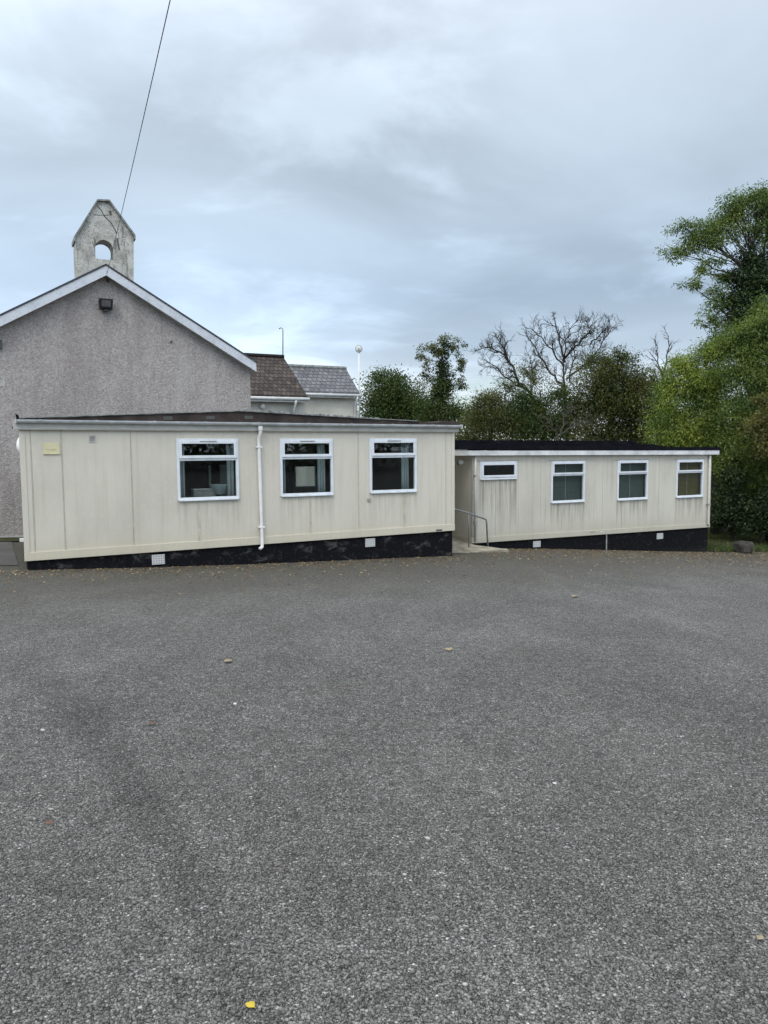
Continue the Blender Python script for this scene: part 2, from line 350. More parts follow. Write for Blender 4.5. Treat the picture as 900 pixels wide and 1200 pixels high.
def leaf_mat(name, lo, mid, hi, tr=.35):
    def f(s, b, o):
        r = s.n('ShaderNodeNewGeometry').outputs['Random Per Island']
        big = s.noise(obco(s), .9, 4, .65).outputs[0]
        v = s.math('ADD', s.math('MULTIPLY', r, .38), s.math('MULTIPLY', s.smooth(big, .32, .66), .62))
        c = s.ramp(v, [(.05, lo), (.5, mid), (.95, hi)])
        s.set(b.inputs['Base Color'], c)
        t = s.n('ShaderNodeBsdfTranslucent'); s.set(t.inputs[0], s.mix(1.0, c, (1.0, 1.25, .6), 'MULTIPLY'))
        mx = s.n('ShaderNodeMixShader'); mx.inputs[0].default_value = tr
        s.t.links.new(b.outputs[0], mx.inputs[1]); s.t.links.new(t.outputs[0], mx.inputs[2]); s.t.links.new(mx.outputs[0], o.inputs[0])
    return material(name, f, .55, .35)
M['lf_dark'] = leaf_mat('leaves_dark', (.024, .044, .012), (.055, .085, .022), (.115, .135, .036))
M['lf_olive'] = leaf_mat('leaves_olive', (.045, .055, .016), (.085, .095, .030), (.15, .14, .05))
M['lf_brown'] = leaf_mat('leaves_turning', (.038, .050, .016), (.082, .096, .028), (.160, .145, .042))
M['lf_ash'] = leaf_mat('leaves_ash', (.050, .085, .022), (.115, .165, .042), (.23, .27, .07))
M['lf_light'] = leaf_mat('leaves_light_green', (.070, .11, .028), (.175, .235, .05), (.40, .44, .085))
M['lf_gold'] = leaf_mat('leaves_yellow_brown', (.060, .070, .024), (.12, .12, .038), (.22, .19, .058))
M['lf_ivy'] = leaf_mat('ivy', (.015, .028, .010), (.028, .048, .015), (.05, .075, .022), .15)
M['lf_far'] = leaf_mat('leaves_far', (.040, .052, .022), (.062, .076, .03), (.095, .105, .045))
def f_bark(s, b, o):
    co = obco(s)
    s.set(b.inputs['Base Color'], s.mix(s.smooth(s.noise(s.mapv(co, (3, 3, .8)), 2, 5, .7).outputs[0], .35, .7), (.030, .027, .022), (.070, .062, .052)))
    bump(s, b, s.noise(s.mapv(co, (6, 6, 1)), 4, 4).outputs[0], .6, .02)
M['bark'] = material('bark', f_bark, .95, .1)
M['deadwood'] = simple('dead_wood', (.085, .078, .066), .95, .1, .2, 3)

# ------------------------------------------------------------------ geometry helpers
class MB:
    def __init__(s): s.v = []; s.f = []; s.uv = {}
    def hexa(s, p):       # 8 points: 4 bottom ccw, 4 top ccw
        n = len(s.v); s.v += [tuple(q) for q in p]
        s.f += [tuple(n + i for i in q) for q in ((3, 2, 1, 0), (4, 5, 6, 7), (0, 1, 5, 4), (1, 2, 6, 5), (2, 3, 7, 6), (3, 0, 4, 7))]
        return s
    def box(s, u0, u1, v0, v1, z0, z1):
        return s.hexa([(u0, v0, z0), (u1, v0, z0), (u1, v1, z0), (u0, v1, z0), (u0, v0, z1), (u1, v0, z1), (u1, v1, z1), (u0, v1, z1)])
    def slab(s, u0, u1, v0, v1, za0, za1, zb0, zb1):   # bottom z and top z at u0 (za) and u1 (zb)
        return s.hexa([(u0, v0, za0), (u1, v0, zb0), (u1, v1, zb0), (u0, v1, za0), (u0, v0, za1), (u1, v0, zb1), (u1, v1, zb1), (u0, v1, za1)])
    def prism(s, poly, v0, v1):   # polygon in (u,z) extruded along v
        n = len(s.v); k = len(poly)
        s.v += [(a, v0, c) for a, c in poly] + [(a, v1, c) for a, c in poly]
        s.f.append(tuple(n + i for i in range(k))); s.f.append(tuple(n + k + i for i in reversed(range(k))))
        for i in range(k):
            j = (i + 1) % k; s.f.append((n + i, n + k + i, n + k + j, n + j))
        return s
    def tube(s, pts, r, k=8, caps=True):
        pts = [Vector(p) for p in pts]; n0 = len(s.v); m = len(pts)
        rr = r if isinstance(r, (list, tuple)) else [r] * m
        ref = None
        for i, p in enumerate(pts):
            d = (pts[min(i + 1, m - 1)] - pts[max(i - 1, 0)]).normalized()
            if ref is None: ref = d.orthogonal().normalized()
            a = (ref - d * ref.dot(d))
            a = a.normalized() if a.length > 1e-6 else d.orthogonal().normalized()
            ref = a; b = d.cross(a)
            for j in range(k):
                t = 2 * math.pi * j / k; s.v.append(tuple(p + (a * math.cos(t) + b * math.sin(t)) * rr[i]))
        for i in range(m - 1):
            for j in range(k):
                q = (j + 1) % k
                s.f.append((n0 + i * k + j, n0 + i * k + q, n0 + (i + 1) * k + q, n0 + (i + 1) * k + j))
        if caps:
            s.f.append(tuple(n0 + j for j in reversed(range(k)))); s.f.append(tuple(n0 + (m - 1) * k + j for j in range(k)))
        return s
    def lathe(s, prof, c=(0, 0, 0), k=20, axis='z'):
        n0 = len(s.v)
        for (r, h) in prof:
            for j in range(k):
                t = 2 * math.pi * j / k
                p = (r * math.cos(t), r * math.sin(t), h) if axis == 'z' else (r * math.cos(t), h, r * math.sin(t))
                s.v.append((c[0] + p[0], c[1] + p[1], c[2] + p[2]))
        for i in range(len(prof) - 1):
            for j in range(k):
                q = (j + 1) % k; s.f.append((n0 + i * k + j, n0 + i * k + q, n0 + (i + 1) * k + q, n0 + (i + 1) * k + j))
        s.f.append(tuple(n0 + j for j in range(k))); s.f.append(tuple(n0 + (len(prof) - 1) * k + j for j in range(k)))
        return s
    def build(s, name, mat, parent=None, smooth=False, bevel=0.0):
        me = bpy.data.meshes.new(name); me.from_pydata(s.v, [], s.f); me.update()
        bm_fix(me)
        if smooth: me.shade_smooth()
        if isinstance(mat, (list, tuple)): [me.materials.append(m) for m in mat]
        else: me.materials.append(mat)
        o = bpy.data.objects.new(name, me); COL.objects.link(o)
        if parent: o.parent = parent
        if bevel:
            md = o.modifiers.new('bevel', 'BEVEL'); md.width = bevel; md.segments = 2; md.limit_method = 'ANGLE'
        return o
import bmesh
def bm_fix(me):
    bm = bmesh.new(); bm.from_mesh(me); bmesh.ops.recalc_face_normals(bm, faces=bm.faces); bm.to_mesh(me); bm.free()

def np_mesh(name, verts, faces, mat, parent=None, smooth=False):
    me = bpy.data.meshes.new(name); k = faces.shape[1]
    me.vertices.add(len(verts)); me.vertices.foreach_set('co', verts.astype(np.float32).ravel())
    me.loops.add(faces.size); me.loops.foreach_set('vertex_index', faces.astype(np.int32).ravel())
    me.polygons.add(len(faces)); me.polygons.foreach_set('loop_start', np.arange(0, faces.size, k, dtype=np.int32))
    me.polygons.foreach_set('loop_total', np.full(len(faces), k, dtype=np.int32))
    me.update(calc_edges=True); me.validate()
    if smooth: me.shade_smooth()
    me.materials.append(mat)
    o = bpy.data.objects.new(name, me); COL.objects.link(o)
    if parent: o.parent = parent
    return o
def tag(o, label=None, cat=None, group=None, kind=None):
    if label: o['label'] = label
    if cat: o['category'] = cat
    if group: o['group'] = group
    if kind: o['kind'] = kind
    return o
def empty(name, loc=(0, 0, 0), rz=0.0):
    o = bpy.data.objects.new(name, None); COL.objects.link(o); o.empty_display_size = .3
    o.location = loc; o.rotation_euler = (0, 0, rz); return o

# surveyed positions: a sight line from the camera position through a point of the photograph (900 x 1200)
def sight(px, py):
    d = CM.to_3x3() @ Vector(((px - 450) / 900, -(py - 600) / 900, -1)); return d
def at(px, py, D):
    d = sight(px, py); return Vector((0, 0, EYE)) + d * (D / d.y)
PSI = R(27); C_, S_ = math.cos(PSI), math.sin(PSI)
class Frame:      # local axes of a building: u along its front, v away from the yard, z up
    def __init__(s, origin, psi=PSI):
        s.o = Vector(origin); s.psi = psi; s.c = math.cos(psi); s.s = math.sin(psi)
    def loc(s, px, py, v=0.0):
        d = sight(px, py); n = Vector((-s.s, s.c, 0)); e = Vector((0, 0, EYE))
        t = ((s.o - e).dot(n) + v) / d.dot(n); p = e + d * t - s.o
        return (p.x * s.c + p.y * s.s, p.z)
    def world(s, u, v, z): return s.o + Vector((u * s.c - v * s.s, u * s.s + v * s.c, z))

# ------------------------------------------------------------------ survey
D1 = 14.15
P1 = at(29.5, 655.6, D1); F1 = Frame((P1.x, P1.y, P1.z))
D2L = 20.6
P2 = at(553, 635.5, D2L); F2 = Frame((P2.x, P2.y, P2.z), R(28))
D3 = 22.4
P3 = at(124.4, 323, D3); F3 = Frame((P3.x, P3.y, P3.z))
# ground heights at surveyed points
def gp(F, px, py, v=0.0):
    u, z = F.loc(px, py, v); p = F.world(u, v, z); return (p.x, p.y, p.z)
gpts = [(0, 0, 0), (0, 4, -.16), (-3, 4, -.15), (3, 4, -.18), (0, -12, .3), (8, 3, -.25), (-8, 3, -.1)]
gpts += [gp(F1, 35, 668.5), gp(F1, 180, 665), gp(F1, 305, 661), gp(F1, 420, 656.5), gp(F1, 531, 651.5)]
gpts += [gp(F2, 575, 643), gp(F2, 640, 643.5), gp(F2, 740, 645.5), gp(F2, 832, 647)]
gpts += [gp(F3, 2, 631), (-25, 40, -.8), (0, 45, -1.6), (30, 50, -2.6), (18, 24, -2.15), (14, 30, -2.1)]
G = np.array(gpts, float)
A = np.c_[np.ones(len(G)), G[:, :2]]
pl, *_ = np.linalg.lstsq(A, G[:, 2], rcond=None)
SG = 5.0
Kr = np.exp(-((G[:, None, :2] - G[None, :, :2]) ** 2).sum(-1) / (2 * SG * SG)) + np.eye(len(G)) * .02
wr = np.linalg.solve(Kr, G[:, 2] - A @ pl)
def ground_z(x, y):
    x = np.asarray(x, float); y = np.asarray(y, float)
    r = np.sqrt(x * x + y * y); k = np.where(r > 45, (45 + 12 * np.tanh((r - 45) / 60)) / np.maximum(r, 1e-6), 1.0)
    xx, yy = x * k, y * k
    z = pl[0] + pl[1] * xx + pl[2] * yy
    sh = xx.shape; q = np.stack([xx.ravel(), yy.ravel()], 1)
    z = z + (np.exp(-((q[:, None] - G[None, :, :2]) ** 2).sum(-1) / (2 * SG * SG)) @ wr).reshape(sh)
    return z
def gz(x, y): return float(ground_z(np.array([x]), np.array([y]))[0])

# ------------------------------------------------------------------ ground
rng = np.random.default_rng(7)
xs = np.concatenate([[-2500, -800, -300, -140, -90, -70], np.arange(-56, 56.1, .8), [70, 90, 140, 300, 800, 2500]])
ys = np.concatenate([[-2500, -800, -300, -120, -60], np.arange(-40, 75.1, .8), [90, 120, 200, 400, 900, 2500]])
XX, YY = np.meshgrid(xs, ys); ZZ = ground_z(XX, YY)
V = np.stack([XX.ravel(), YY.ravel(), ZZ.ravel()], 1); nx = len(xs)
ii, jj = np.meshgrid(np.arange(len(ys) - 1), np.arange(nx - 1), indexing='ij'); a = (ii * nx + jj).ravel()
Fc = np.stack([a, a + 1, a + 1 + nx, a + nx], 1)
g = np_mesh('ground', V, Fc, M['ground'], smooth=True); tag(g, kind='structure')

def patch(name, pts, mat, dz, res=.5, kind='structure'):
    """sheet laid on the ground inside a convex polygon"""
    poly = [Vector(p) for p in pts]
    bm = bmesh.new(); f = bm.faces.new([bm.verts.new((p[0], p[1], 0)) for p in pts])
    xsn = [p[0] for p in pts]; ysn = [p[1] for p in pts]
    for arr, nrm in ((np.arange(min(xsn) + res, max(xsn), res), (1, 0, 0)), (np.arange(min(ysn) + res, max(ysn), res), (0, 1, 0))):
        for q in arr:
            bmesh.ops.bisect_plane(bm, geom=bm.verts[:] + bm.edges[:] + bm.faces[:], plane_co=(q if nrm[0] else 0, 0 if nrm[0] else q, 0), plane_no=nrm)
    for v in bm.verts: v.co.z = gz(v.co.x, v.co.y) + dz
    bmesh.ops.recalc_face_normals(bm, faces=bm.faces)
    me = bpy.data.meshes.new(name); bm.to_mesh(me); bm.free(); me.materials.append(mat); me.shade_smooth()
    o = bpy.data.objects.new(name, me); COL.objects.link(o); tag(o, kind=kind); return o
# turf behind and beyond the cabins
q = lambda F, u, v: (F.world(u, v, 0).x, F.world(u, v, 0).y)
LEN2 = F2.loc(831.5, 600)[0]
patch('grass_verge', [q(F2, LEN2 + .15, .05), q(F2, LEN2 + 2.4, .1), q(F2, LEN2 + 5, -.9), q(F2, LEN2 + 34, -7), q(F2, LEN2 + 34, 26), q(F2, LEN2 + .15, 26)], M['soil'], .03, .7)
patch('grass_field', [q(F2, -14, 5.2), q(F2, LEN2 + .10, 5.2), q(F2, LEN2 + .10, 26), q(F2, -14, 26)], M['soil'], .03, 1.0)

# ------------------------------------------------------------------ windows
def window(parent, F, tl, tr, bl, br, style, idx):
    a, b, c, d = (F.loc(*p) for p in (tl, tr, bl, br))
    u0, u1 = (a[0] + c[0]) / 2, (b[0] + d[0]) / 2; z1, z0 = (a[1] + b[1]) / 2, (c[1] + d[1]) / 2
    return dict(u0=u0, u1=u1, z0=z0, z1=z1, style=style)
def frame_ring(mb, u0, u1, z0, z1, w, v0, v1):
    mb.box(u0, u0 + w, v0, v1, z0, z1); mb.box(u1 - w, u1, v0, v1, z0, z1)
    mb.box(u0 + w, u1 - w, v0, v1, z0, z0 + w); mb.box(u0 + w, u1 - w, v0, v1, z1 - w, z1)
def build_window(parent, W, label=None):
    u0, u1, z0, z1 = W['u0'], W['u1'], W['z0'], W['z1']; H = z1 - z0; st = W['style']
    m = MB(); fw = .055
    frame_ring(m, u0, u1, z0, z1, fw, -.028, .055)
    if st != 'small':
        zt = z1 - H * .335
        m.box(u0 + fw, u1 - fw, -.026, .053, zt - .028, zt + .028)
    w_ = m.build('window', M['upvc'], parent, bevel=.006)
    if label: w_['label'] = label
    s = MB()
    if st == 'small': sz0 = z0 + fw - .008
    else: sz0 = zt + .020
    su0, su1, sz1 = u0 + fw - .012, u1 - fw + .012, z1 - fw + .012
    sw = .058 if st != 'plain' else .045
    frame_ring(s, su0, su1, sz0, sz1, sw, -.050, -.0285)
    s.build('sash', M['upvc'], w_, bevel=.004)
    MB().box(su0 + sw - .002, su1 - sw + .002, -.034, -.030, sz0 + sw - .002, sz1 - sw + .002).build('pane', M['glass'], w_)
    if st != 'small':
        MB().box(u0 + fw - .002, u1 - fw + .002, .010, .014, z0 + fw - .002, zt - .026).build('pane', M['glass'], w_)
        # dark rubber shadow gap under the opening light
    MB().box(u0 + .02, u1 - .02, -.052, -.0285, z0 - .016, z0 + .016).build('sill', M['upvc'], w_, bevel=.004)
    if st == 'vented':
        um = (u0 + u1) / 2
        MB().box(um - .17, um + .17, -.062, -.0505, z1 - .062, z1 - .044).build('trickle_vent', M['grille'], w_)
    if st in ('plain', 'small'):
        MB().box(u0 - .09, u1 + .06, -.022, -.001, z1 + .012, z1 + .026).build('drip_trim', M['gap'], w_)
    return w_

def wall_with_holes(F, L, zb, zt, wins, v0, v1):
    """front wall; zb(u), zt(u) give its foot and head; one joined shell"""
    m = MB(); cuts = sorted({0.0, L, *[x for W in wins for x in (W['u0'] + .02, W['u1'] - .02)]})
    for a, b in zip(cuts[:-1], cuts[1:]):
        mid = (a + b) / 2; ws = [W for W in wins if W['u0'] < mid < W['u1']]
        if ws:
            W = ws[0]; m.slab(a, b, v0, v1, zb(a), W['z0'] + .02, zb(b), W['z0'] + .02); m.slab(a, b, v0, v1, W['z1'] - .02, zt(a), W['z1'] - .02, zt(b))
        else: m.slab(a, b, v0, v1, zb(a), zt(a), zb(b), zt(b))
    return m
def lin(p, q): return lambda u: p[1] + (q[1] - p[1]) * (u - p[0]) / (q[0] - p[0])

# ================================================================== CABIN 1 (near, left)
cab1 = empty('portable_classroom', F1.o, PSI)
tag(cab1, 'nearer, longer cream portable classroom with white guttering, three curtained windows and a worn black plinth', 'cabin')
L1 = F1.loc(532, 560)[0]; DEP1 = 5.0
zt1 = lin(F1.loc(28, 503), F1.loc(532, 506)); zb1 = lin(F1.loc(33.8, 655.6), F1.loc(532, 620.2))
W1 = [window(None, F1, (205.6, 513.9), (278.3, 514.4), (208.9, 586.7), (280.8, 584.1), 'vented', 1),
      window(None, F1, (326.7, 514.3), (388.9, 513.9), (329.3, 582.3), (391.6, 578.8), 'vented', 2),
      window(None, F1, (432, 514.2), (487, 513.3), (433.7, 577.9), (489.2, 575.4), 'vented', 3)]
M['wall1'] = wall_mat('cream_stipple_panels', (.61, .57, .485), (.40, .36, .28), [(W['u0'], W['u1'], W['z0']) for W in W1], .30, .34, 0, 0.0)
wall_with_holes(F1, L1, zb1, zt1, W1, 0, .07).build('wall', M['wall1'], cab1)
SK = .035     # the end wall lies almost along the sight line
def uL(v): return SK * v
ew = MB(); ew.hexa([(0, .072, zb1(0)), (.07, .072, zb1(0)), (.07 + SK * DEP1, DEP1, zb1(0)), (SK * DEP1, DEP1, zb1(0)), (0, .072, zt1(0)), (.07, .072, zt1(0)), (.07 + SK * DEP1, DEP1, zt1(0)), (SK * DEP1, DEP1, zt1(0))])
ew.build('end_wall', M['wall1'], cab1)
MB().box(L1 - .07, L1, .072, DEP1, zb1(L1), zt1(L1)).build('end_wall', M['wall1'], cab1)
# rear wall with one window opening seen through the middle front window
ub0, zq1 = F1.loc(345, 545, DEP1 - .07); ub1, _ = F1.loc(372, 545, DEP1 - .07)
_, zq0 = F1.loc(355, 572, DEP1 - .07)
bw = [dict(u0=ub0 - .02, u1=ub1 + .02, z0=zq0 - .02, z1=zq1 + .02)]
wall_with_holes(F1, L1 - .08, lambda u: .0, lambda u: 2.3, bw + [dict(u0=-.02, u1=.26, z0=-.02, z1=2.32)], DEP1 + .002, DEP1 + .07).build('rear_wall', M['wall1'], cab1)
W_ = MB(); frame_ring(W_, ub0, ub1, zq0, zq1, .05, DEP1 - .03, DEP1 + .06); rw = W_.build('window', M['upvc'], cab1)
MB().box(ub0 + .05, ub1 - .05, DEP1 + .02, DEP1 + .024, zq0 + .05, zq1 - .05).build('pane', M['glass'], rw)
zfl = -.05 - max(0, -(zb1(L1)))
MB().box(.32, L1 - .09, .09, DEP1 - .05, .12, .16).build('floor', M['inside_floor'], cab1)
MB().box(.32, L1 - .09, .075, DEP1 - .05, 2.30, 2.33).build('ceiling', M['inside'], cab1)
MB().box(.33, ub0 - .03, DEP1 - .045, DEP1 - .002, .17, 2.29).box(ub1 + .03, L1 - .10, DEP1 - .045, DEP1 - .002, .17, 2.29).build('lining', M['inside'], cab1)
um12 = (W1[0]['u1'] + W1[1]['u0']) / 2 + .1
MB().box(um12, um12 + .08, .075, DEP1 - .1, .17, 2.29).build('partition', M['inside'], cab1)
for W in W1: build_window(cab1, W)
# joints between the sheets, corner trims, base rail
def strip_px(F, x0, y0, x1, y1, wd, mat, parent, v=-.006, name='joint_strip'):
    a = F.loc(x0, y0); b = F.loc(x1, y1); mm = MB()
    mm.hexa([(b[0] - wd / 2, v, b[1]), (b[0] + wd / 2, v, b[1]), (b[0] + wd / 2, -.001, b[1]), (b[0] - wd / 2, -.001, b[1]),
             (a[0] - wd / 2, v, a[1]), (a[0] + wd / 2, v, a[1]), (a[0] + wd / 2, -.001, a[1]), (a[0] - wd / 2, -.001, a[1])])
    return mm.build(name, mat, parent)
def vstrip(F, px, zlo, zhi, wd, mat, parent, v=-.006, name='joint_strip'):
    u = F.loc(px, 560)[0]; return MB().box(u - wd / 2, u + wd / 2, v, -.001, zlo, zhi).build(name, mat, parent)
RAIL = .135
for px, wd, mt in ((37.5, .018, 'gap'), (73.5, .020, 'gap'), (154.3, .018, 'gap'), (303, .02, 'strip'), (420, .02, 'strip'), (522.5, .018, 'strip')):
    u = F1.loc(px, 560)[0]; vstrip(F1, px, zb1(u) + RAIL, zt1(u) - .004, wd, M[mt], cab1)
for px, W in ((232, W1[0]), (363, W1[1]), (473.5, W1[2])):
    u = F1.loc(px, 610)[0]; vstrip(F1, px, zb1(u) + RAIL, W['z0'] - .02, .055, M['strip'], cab1, -.008)
MB().slab(-.012, L1 + .012, -.022, -.001, zb1(0) - .03, zb1(0) + RAIL - .005, zb1(L1) - .03, zb1(L1) + RAIL - .005).build('base_rail', M['wall1'], cab1, bevel=.005)
MB().slab(-.010, .085, -.012, -.0015, zb1(0) + RAIL, zt1(0), zb1(0) + RAIL, zt1(0)).build('corner_trim', M['wall1'], cab1)
MB().slab(L1 - .075, L1 + .010, -.012, -.0015, zb1(L1) + RAIL, zt1(L1), zb1(L1) + RAIL, zt1(L1)).build('corner_trim', M['wall1'], cab1)
# plinth
def base_z(F, u, v): 
    p = F.world(u, v, 0); return gz(p.x, p.y) - F.o.z - .25
pm = MB(); N_ = 12
for i in range(N_):
    a = .03 + (L1 - .06) * i / N_; b = .03 + (L1 - .06) * (i + 1) / N_
    pm.slab(a, b, .03, .20, base_z(F1, a, .03), zb1(a) - .032, base_z(F1, b, .03), zb1(b) - .032)
pm.slab(.24, L1 - .03, .202, DEP1 - .05, base_z(F1, 0, 2), -.04, base_z(F1, L1, 2), zb1(L1) - .04)
pl1 = pm.build('plinth', M['plinth_worn'], cab1)
def air_brick(F, px, py, wpx, hpx, parent, v=.03):
    a = F.loc(px - wpx / 2, py - hpx / 2, v); b = F.loc(px + wpx / 2, py + hpx / 2, v)
    ab = MB().box(a[0], b[0], v - .02, v - .001, b[1], a[1]).build('air_brick', M['vent_grid'], parent, bevel=.004)
air_brick(F1, 185.4, 655.5, 15.5, 10.5, pl1); air_brick(F1, 433.5, 635.8, 11.5, 9, pl1)
# fascia, gutter, brackets
zg = lambda u: zt1(u)
MB().slab(-.10, L1 + .10, -.06, .06, zg(0) + .002, zg(0) + .150, zg(L1) + .002, zg(L1) + .150).build('fascia', M['fascia_cream'], cab1)
MB().slab(-.06, L1 + .08, -.056, -.002, zg(0) - .014, zg(0) + .0015, zg(L1) - .014, zg(L1) + .0015).build('eaves_batten', M['gap'], cab1)  # thin strip in the darker joint colour along the wall head
gm = MB(); prof = []
for k in range(9):
    t = math.pi * k / 8; prof.append((-.062 - .055 + .055 * math.cos(t), -.055 * math.sin(t) * 1.15))
inner = [(v * 1 + (-.117 - v) * .12, z * .88 + .0) for v, z in reversed(prof)]
ring = prof + inner; n0 = 0
def sweep(mb, ring, ua, ub, fa, fb):
    n = len(mb.v); k = len(ring)
    mb.v += [(ua, v, fa + z) for v, z in ring] + [(ub, v, fb + z) for v, z in ring]
    for i in range(k):
        j = (i + 1) % k; mb.f.append((n + i, n + j, n + k + j, n + k + i))
    mb.f.append(tuple(n + i for i in range(k))); mb.f.append(tuple(n + k + i for i in reversed(range(k))))
gt0, gt1 = F1.loc(18.5, 491.5, -.11), F1.loc(540, 498.3, -.11)
zgt = lin(gt0, gt1); gu0, gu1 = gt0[0], gt1[0]
sweep(gm, ring, gu0, gu1, zgt(gu0), zgt(gu1)); gut = gm.build('gutter', M['upvc_grey'], cab1, smooth=False)
MB().box(gu1 - .005, gu1 + .012, -.178, -.058, zgt(gu1) - .075, zgt(gu1) + .01).build('stop_end', M['upvc_grey'], gut)
MB().box(gu0 - .012, gu0 + .005, -.178, -.058, zgt(gu0) - .07, zgt(gu0) + .008).build('stop_end', M['upvc_grey'], gut)
for px in (47, 113, 181, 240, 303, 361, 411, 459, 506):
    u = F1.loc(px, 497, -.11)[0]; bmk = MB()
    r2 = [(-.117 + (v + .117) * 1.16, z * 1.16) for v, z in prof]
    r2i = [(v * .97 - .117 * .03, z * .97 + .0) for v, z in reversed(prof)]
    sweep(bmk, r2 + [( -.117 + (v + .117) * 1.02, z * 1.02) for v, z in reversed(prof)], u - .022, u + .022, zgt(u) + .006, zgt(u) + .006)
    bmk.build('gutter_bracket', M['upvc_grey'], gut)
# shallow felt roof: ridge runs back from the middle of the front
ur, zr = F1.loc(286, 482, .05); e0 = F1.loc(22, 490.5, .05); e1 = F1.loc(536, 497.0, .05)
rp = MB(); rm = random.Random(3)
top = []
for i in range(61):
    u = e0[0] + (e1[0] - e0[0]) * i / 60
    z = e0[1] + (zr - e0[1]) * (u - e0[0]) / (ur - e0[0]) if u < ur else zr + (e1[1] - zr) * (u - ur) / (e1[0] - ur)
    top.append((u, z + rm.uniform(-.006, .006)))
zlow = lambda u: zg(u) + .151
poly = top + [(e1[0], zlow(e1[0])), (e0[0], zlow(e0[0]))]
rp.prism(poly, .03, DEP1 + .1); roof1 = rp.build('roof', M['felt'], cab1)
# metal-grey verge trim on the felt edge, laid in short uneven lengths, and curled felt flaps
for rng_ in (range(0, 31), range(38, 53)):
    vg = MB()
    for i in rng_:
        (a, za), (b, zb_) = top[i], top[i + 1]
        vg.slab(a, b, .0, .09, za + .002, za + .018, zb_ + .002, zb_ + .018)
    vg.build('verge_trim', M['felt_edge'], roof1)
crust = []; n_ = 90; up_ = []
for i in range(n_ + 1):
    u = ur - .1 + (e1[0] - ur) * .62 * i / n_; zz = zr + (e1[1] - zr) * max(0, u - ur) / (e1[0] - ur)
    crust.append((u, zz - .004)); up_.append((u, zz + (rm.uniform(.004, .05) if rm.random() < .75 else .006)))
MB().prism(crust + list(reversed(up_)), -.012, .11).build('lichen_crust', M['felt_edge'], roof1)
MB().hexa([(e0[0] - .03, .02, zlow(0)), (e0[0] + .02, .02, zlow(0)), (e0[0] + .02, .2, zlow(0)), (e0[0] - .03, .2, zlow(0)), (e0[0] - .05, .02, e0[1] + .09), (e0[0] - .005, .02, e0[1] + .06), (e0[0] - .005, .2, e0[1] + .06), (e0[0] - .05, .2, e0[1] + .09)]).build('felt_upstand', M['felt_black'], roof1)
ul0 = F1.loc(505, 495, .4)[0]; ul1 = F1.loc(538, 495, .4)[0]; zl = F1.loc(520, 492.6, .4)[1]; ze_ = zlow(L1) + .03
MB().hexa([(ul0, .35, ze_), (ul1, .35, ze_), (ul1, 2, ze_), (ul0, 2, ze_), (ul0 + .35, .4, zl - .01), (ul1 - .03, .4, zl - .02), (ul1 - .03, 2, zl), (ul0 + .4, 2, zl)]).build('felt_upstand', M['felt'], roof1)
for px in (197, 247, 292):    # patches stuck on the felt
    u = F1.loc(px, 490, 0)[0]; zz = (zlow(u) + lin(e0, (ur, zr))(min(u, ur))) / 2
    MB().box(u - .09, u + .09, .022, .029, zz - .035, zz + .035).build('felt_patch', M['seal'], roof1)
# downpipe
ud0 = F1.loc(303.8, 520, -.08)[0]; zpt = F1.loc(304, 505, -.08)[1]; ud1 = F1.loc(307.2, 620, -.08)[0]; zpb = F1.loc(307, 641, -.08)[1]
dp = MB().tube([(ud0 + .02, -.12, zpt + .08), (ud0 + .02, -.12, zpt - .05), (ud0, -.062, zpt - .14), (ud0, -.062, zpt - .3), (ud1, -.062, zpb + .06), (ud1 - .005, -.07, zpb), (ud1 - .07, -.10, zpb - .035)], .036, 12).build('downpipe', M['pipe'], cab1, smooth=True)
for py in (524, 618):
    z = F1.loc(305, py, -.08)[1]; uu = ud0 + (ud1 - ud0) * (zpt - z) / (zpt - zpb)
    MB().box(uu - .06, uu + .06, -.10, -.0015, z - .018, z + .018).build('pipe_clip', M['pipe'], dp, bevel=.006)
MB().tube([(ud0 + .02, -.12, zpt + .10), (ud0 + .02, -.12, zpt + .01)], .048, 12).build('outlet', M['pipe'], dp)
# square grille and small sign on the wall
a = F1.loc(103.5, 509.8); b = F1.loc(112.5, 518.2)
wvt = MB(); frame_ring(wvt, a[0], b[0], b[1], a[1], .018, -.012, -.001); wg = wvt.build('wall_vent', M['fascia_cream'], cab1)
sl = MB()
for i in range(5):
    z = b[1] + .02 + (a[1] - b[1] - .04) * i / 5; sl.box(a[0] + .018, b[0] - .018, -.009, -.001, z, z + .012)
sl.build('slat', M['grille'], wg)
a = F1.loc(50, 519.3); b = F1.loc(70.2, 532.2)
sg = MB().box(a[0], b[0], -.014, -.001, b[1], a[1]).build('wall_sign', M['sign'], cab1, bevel=.003)
MB().box(a[0], b[0], -.022, -.0145, b[1], b[1] + .018).build('lip', M['sign'], sg)
um, zm = (a[0] + b[0]) / 2, (a[1] + b[1]) / 2
MB().prism([(um - .10, zm - .012), (um - .02, zm - .022), (um + .01, zm - .034), (um + .09, zm - .010), (um + .09, zm - .003), (um + .01, zm - .022), (um - .10, zm - .004)], -.0165, -.0142).build('faint_lettering', M['mark'], sg)
# small dark bits: a pipe stub under window 3, a vent on the rail
a = F1.loc(432, 585.5); MB().box(a[0] - .035, a[0] + .035, -.03, -.001, a[1] - .03, a[1] + .03).build('cable_box', M['grille'], cab1)
a = F1.loc(514, 621); MB().box(a[0] - .08, a[0] + .08, -.03, -.0225, a[1] - .02, a[1] + .015).build('rail_bracket', M['seal'], cab1)
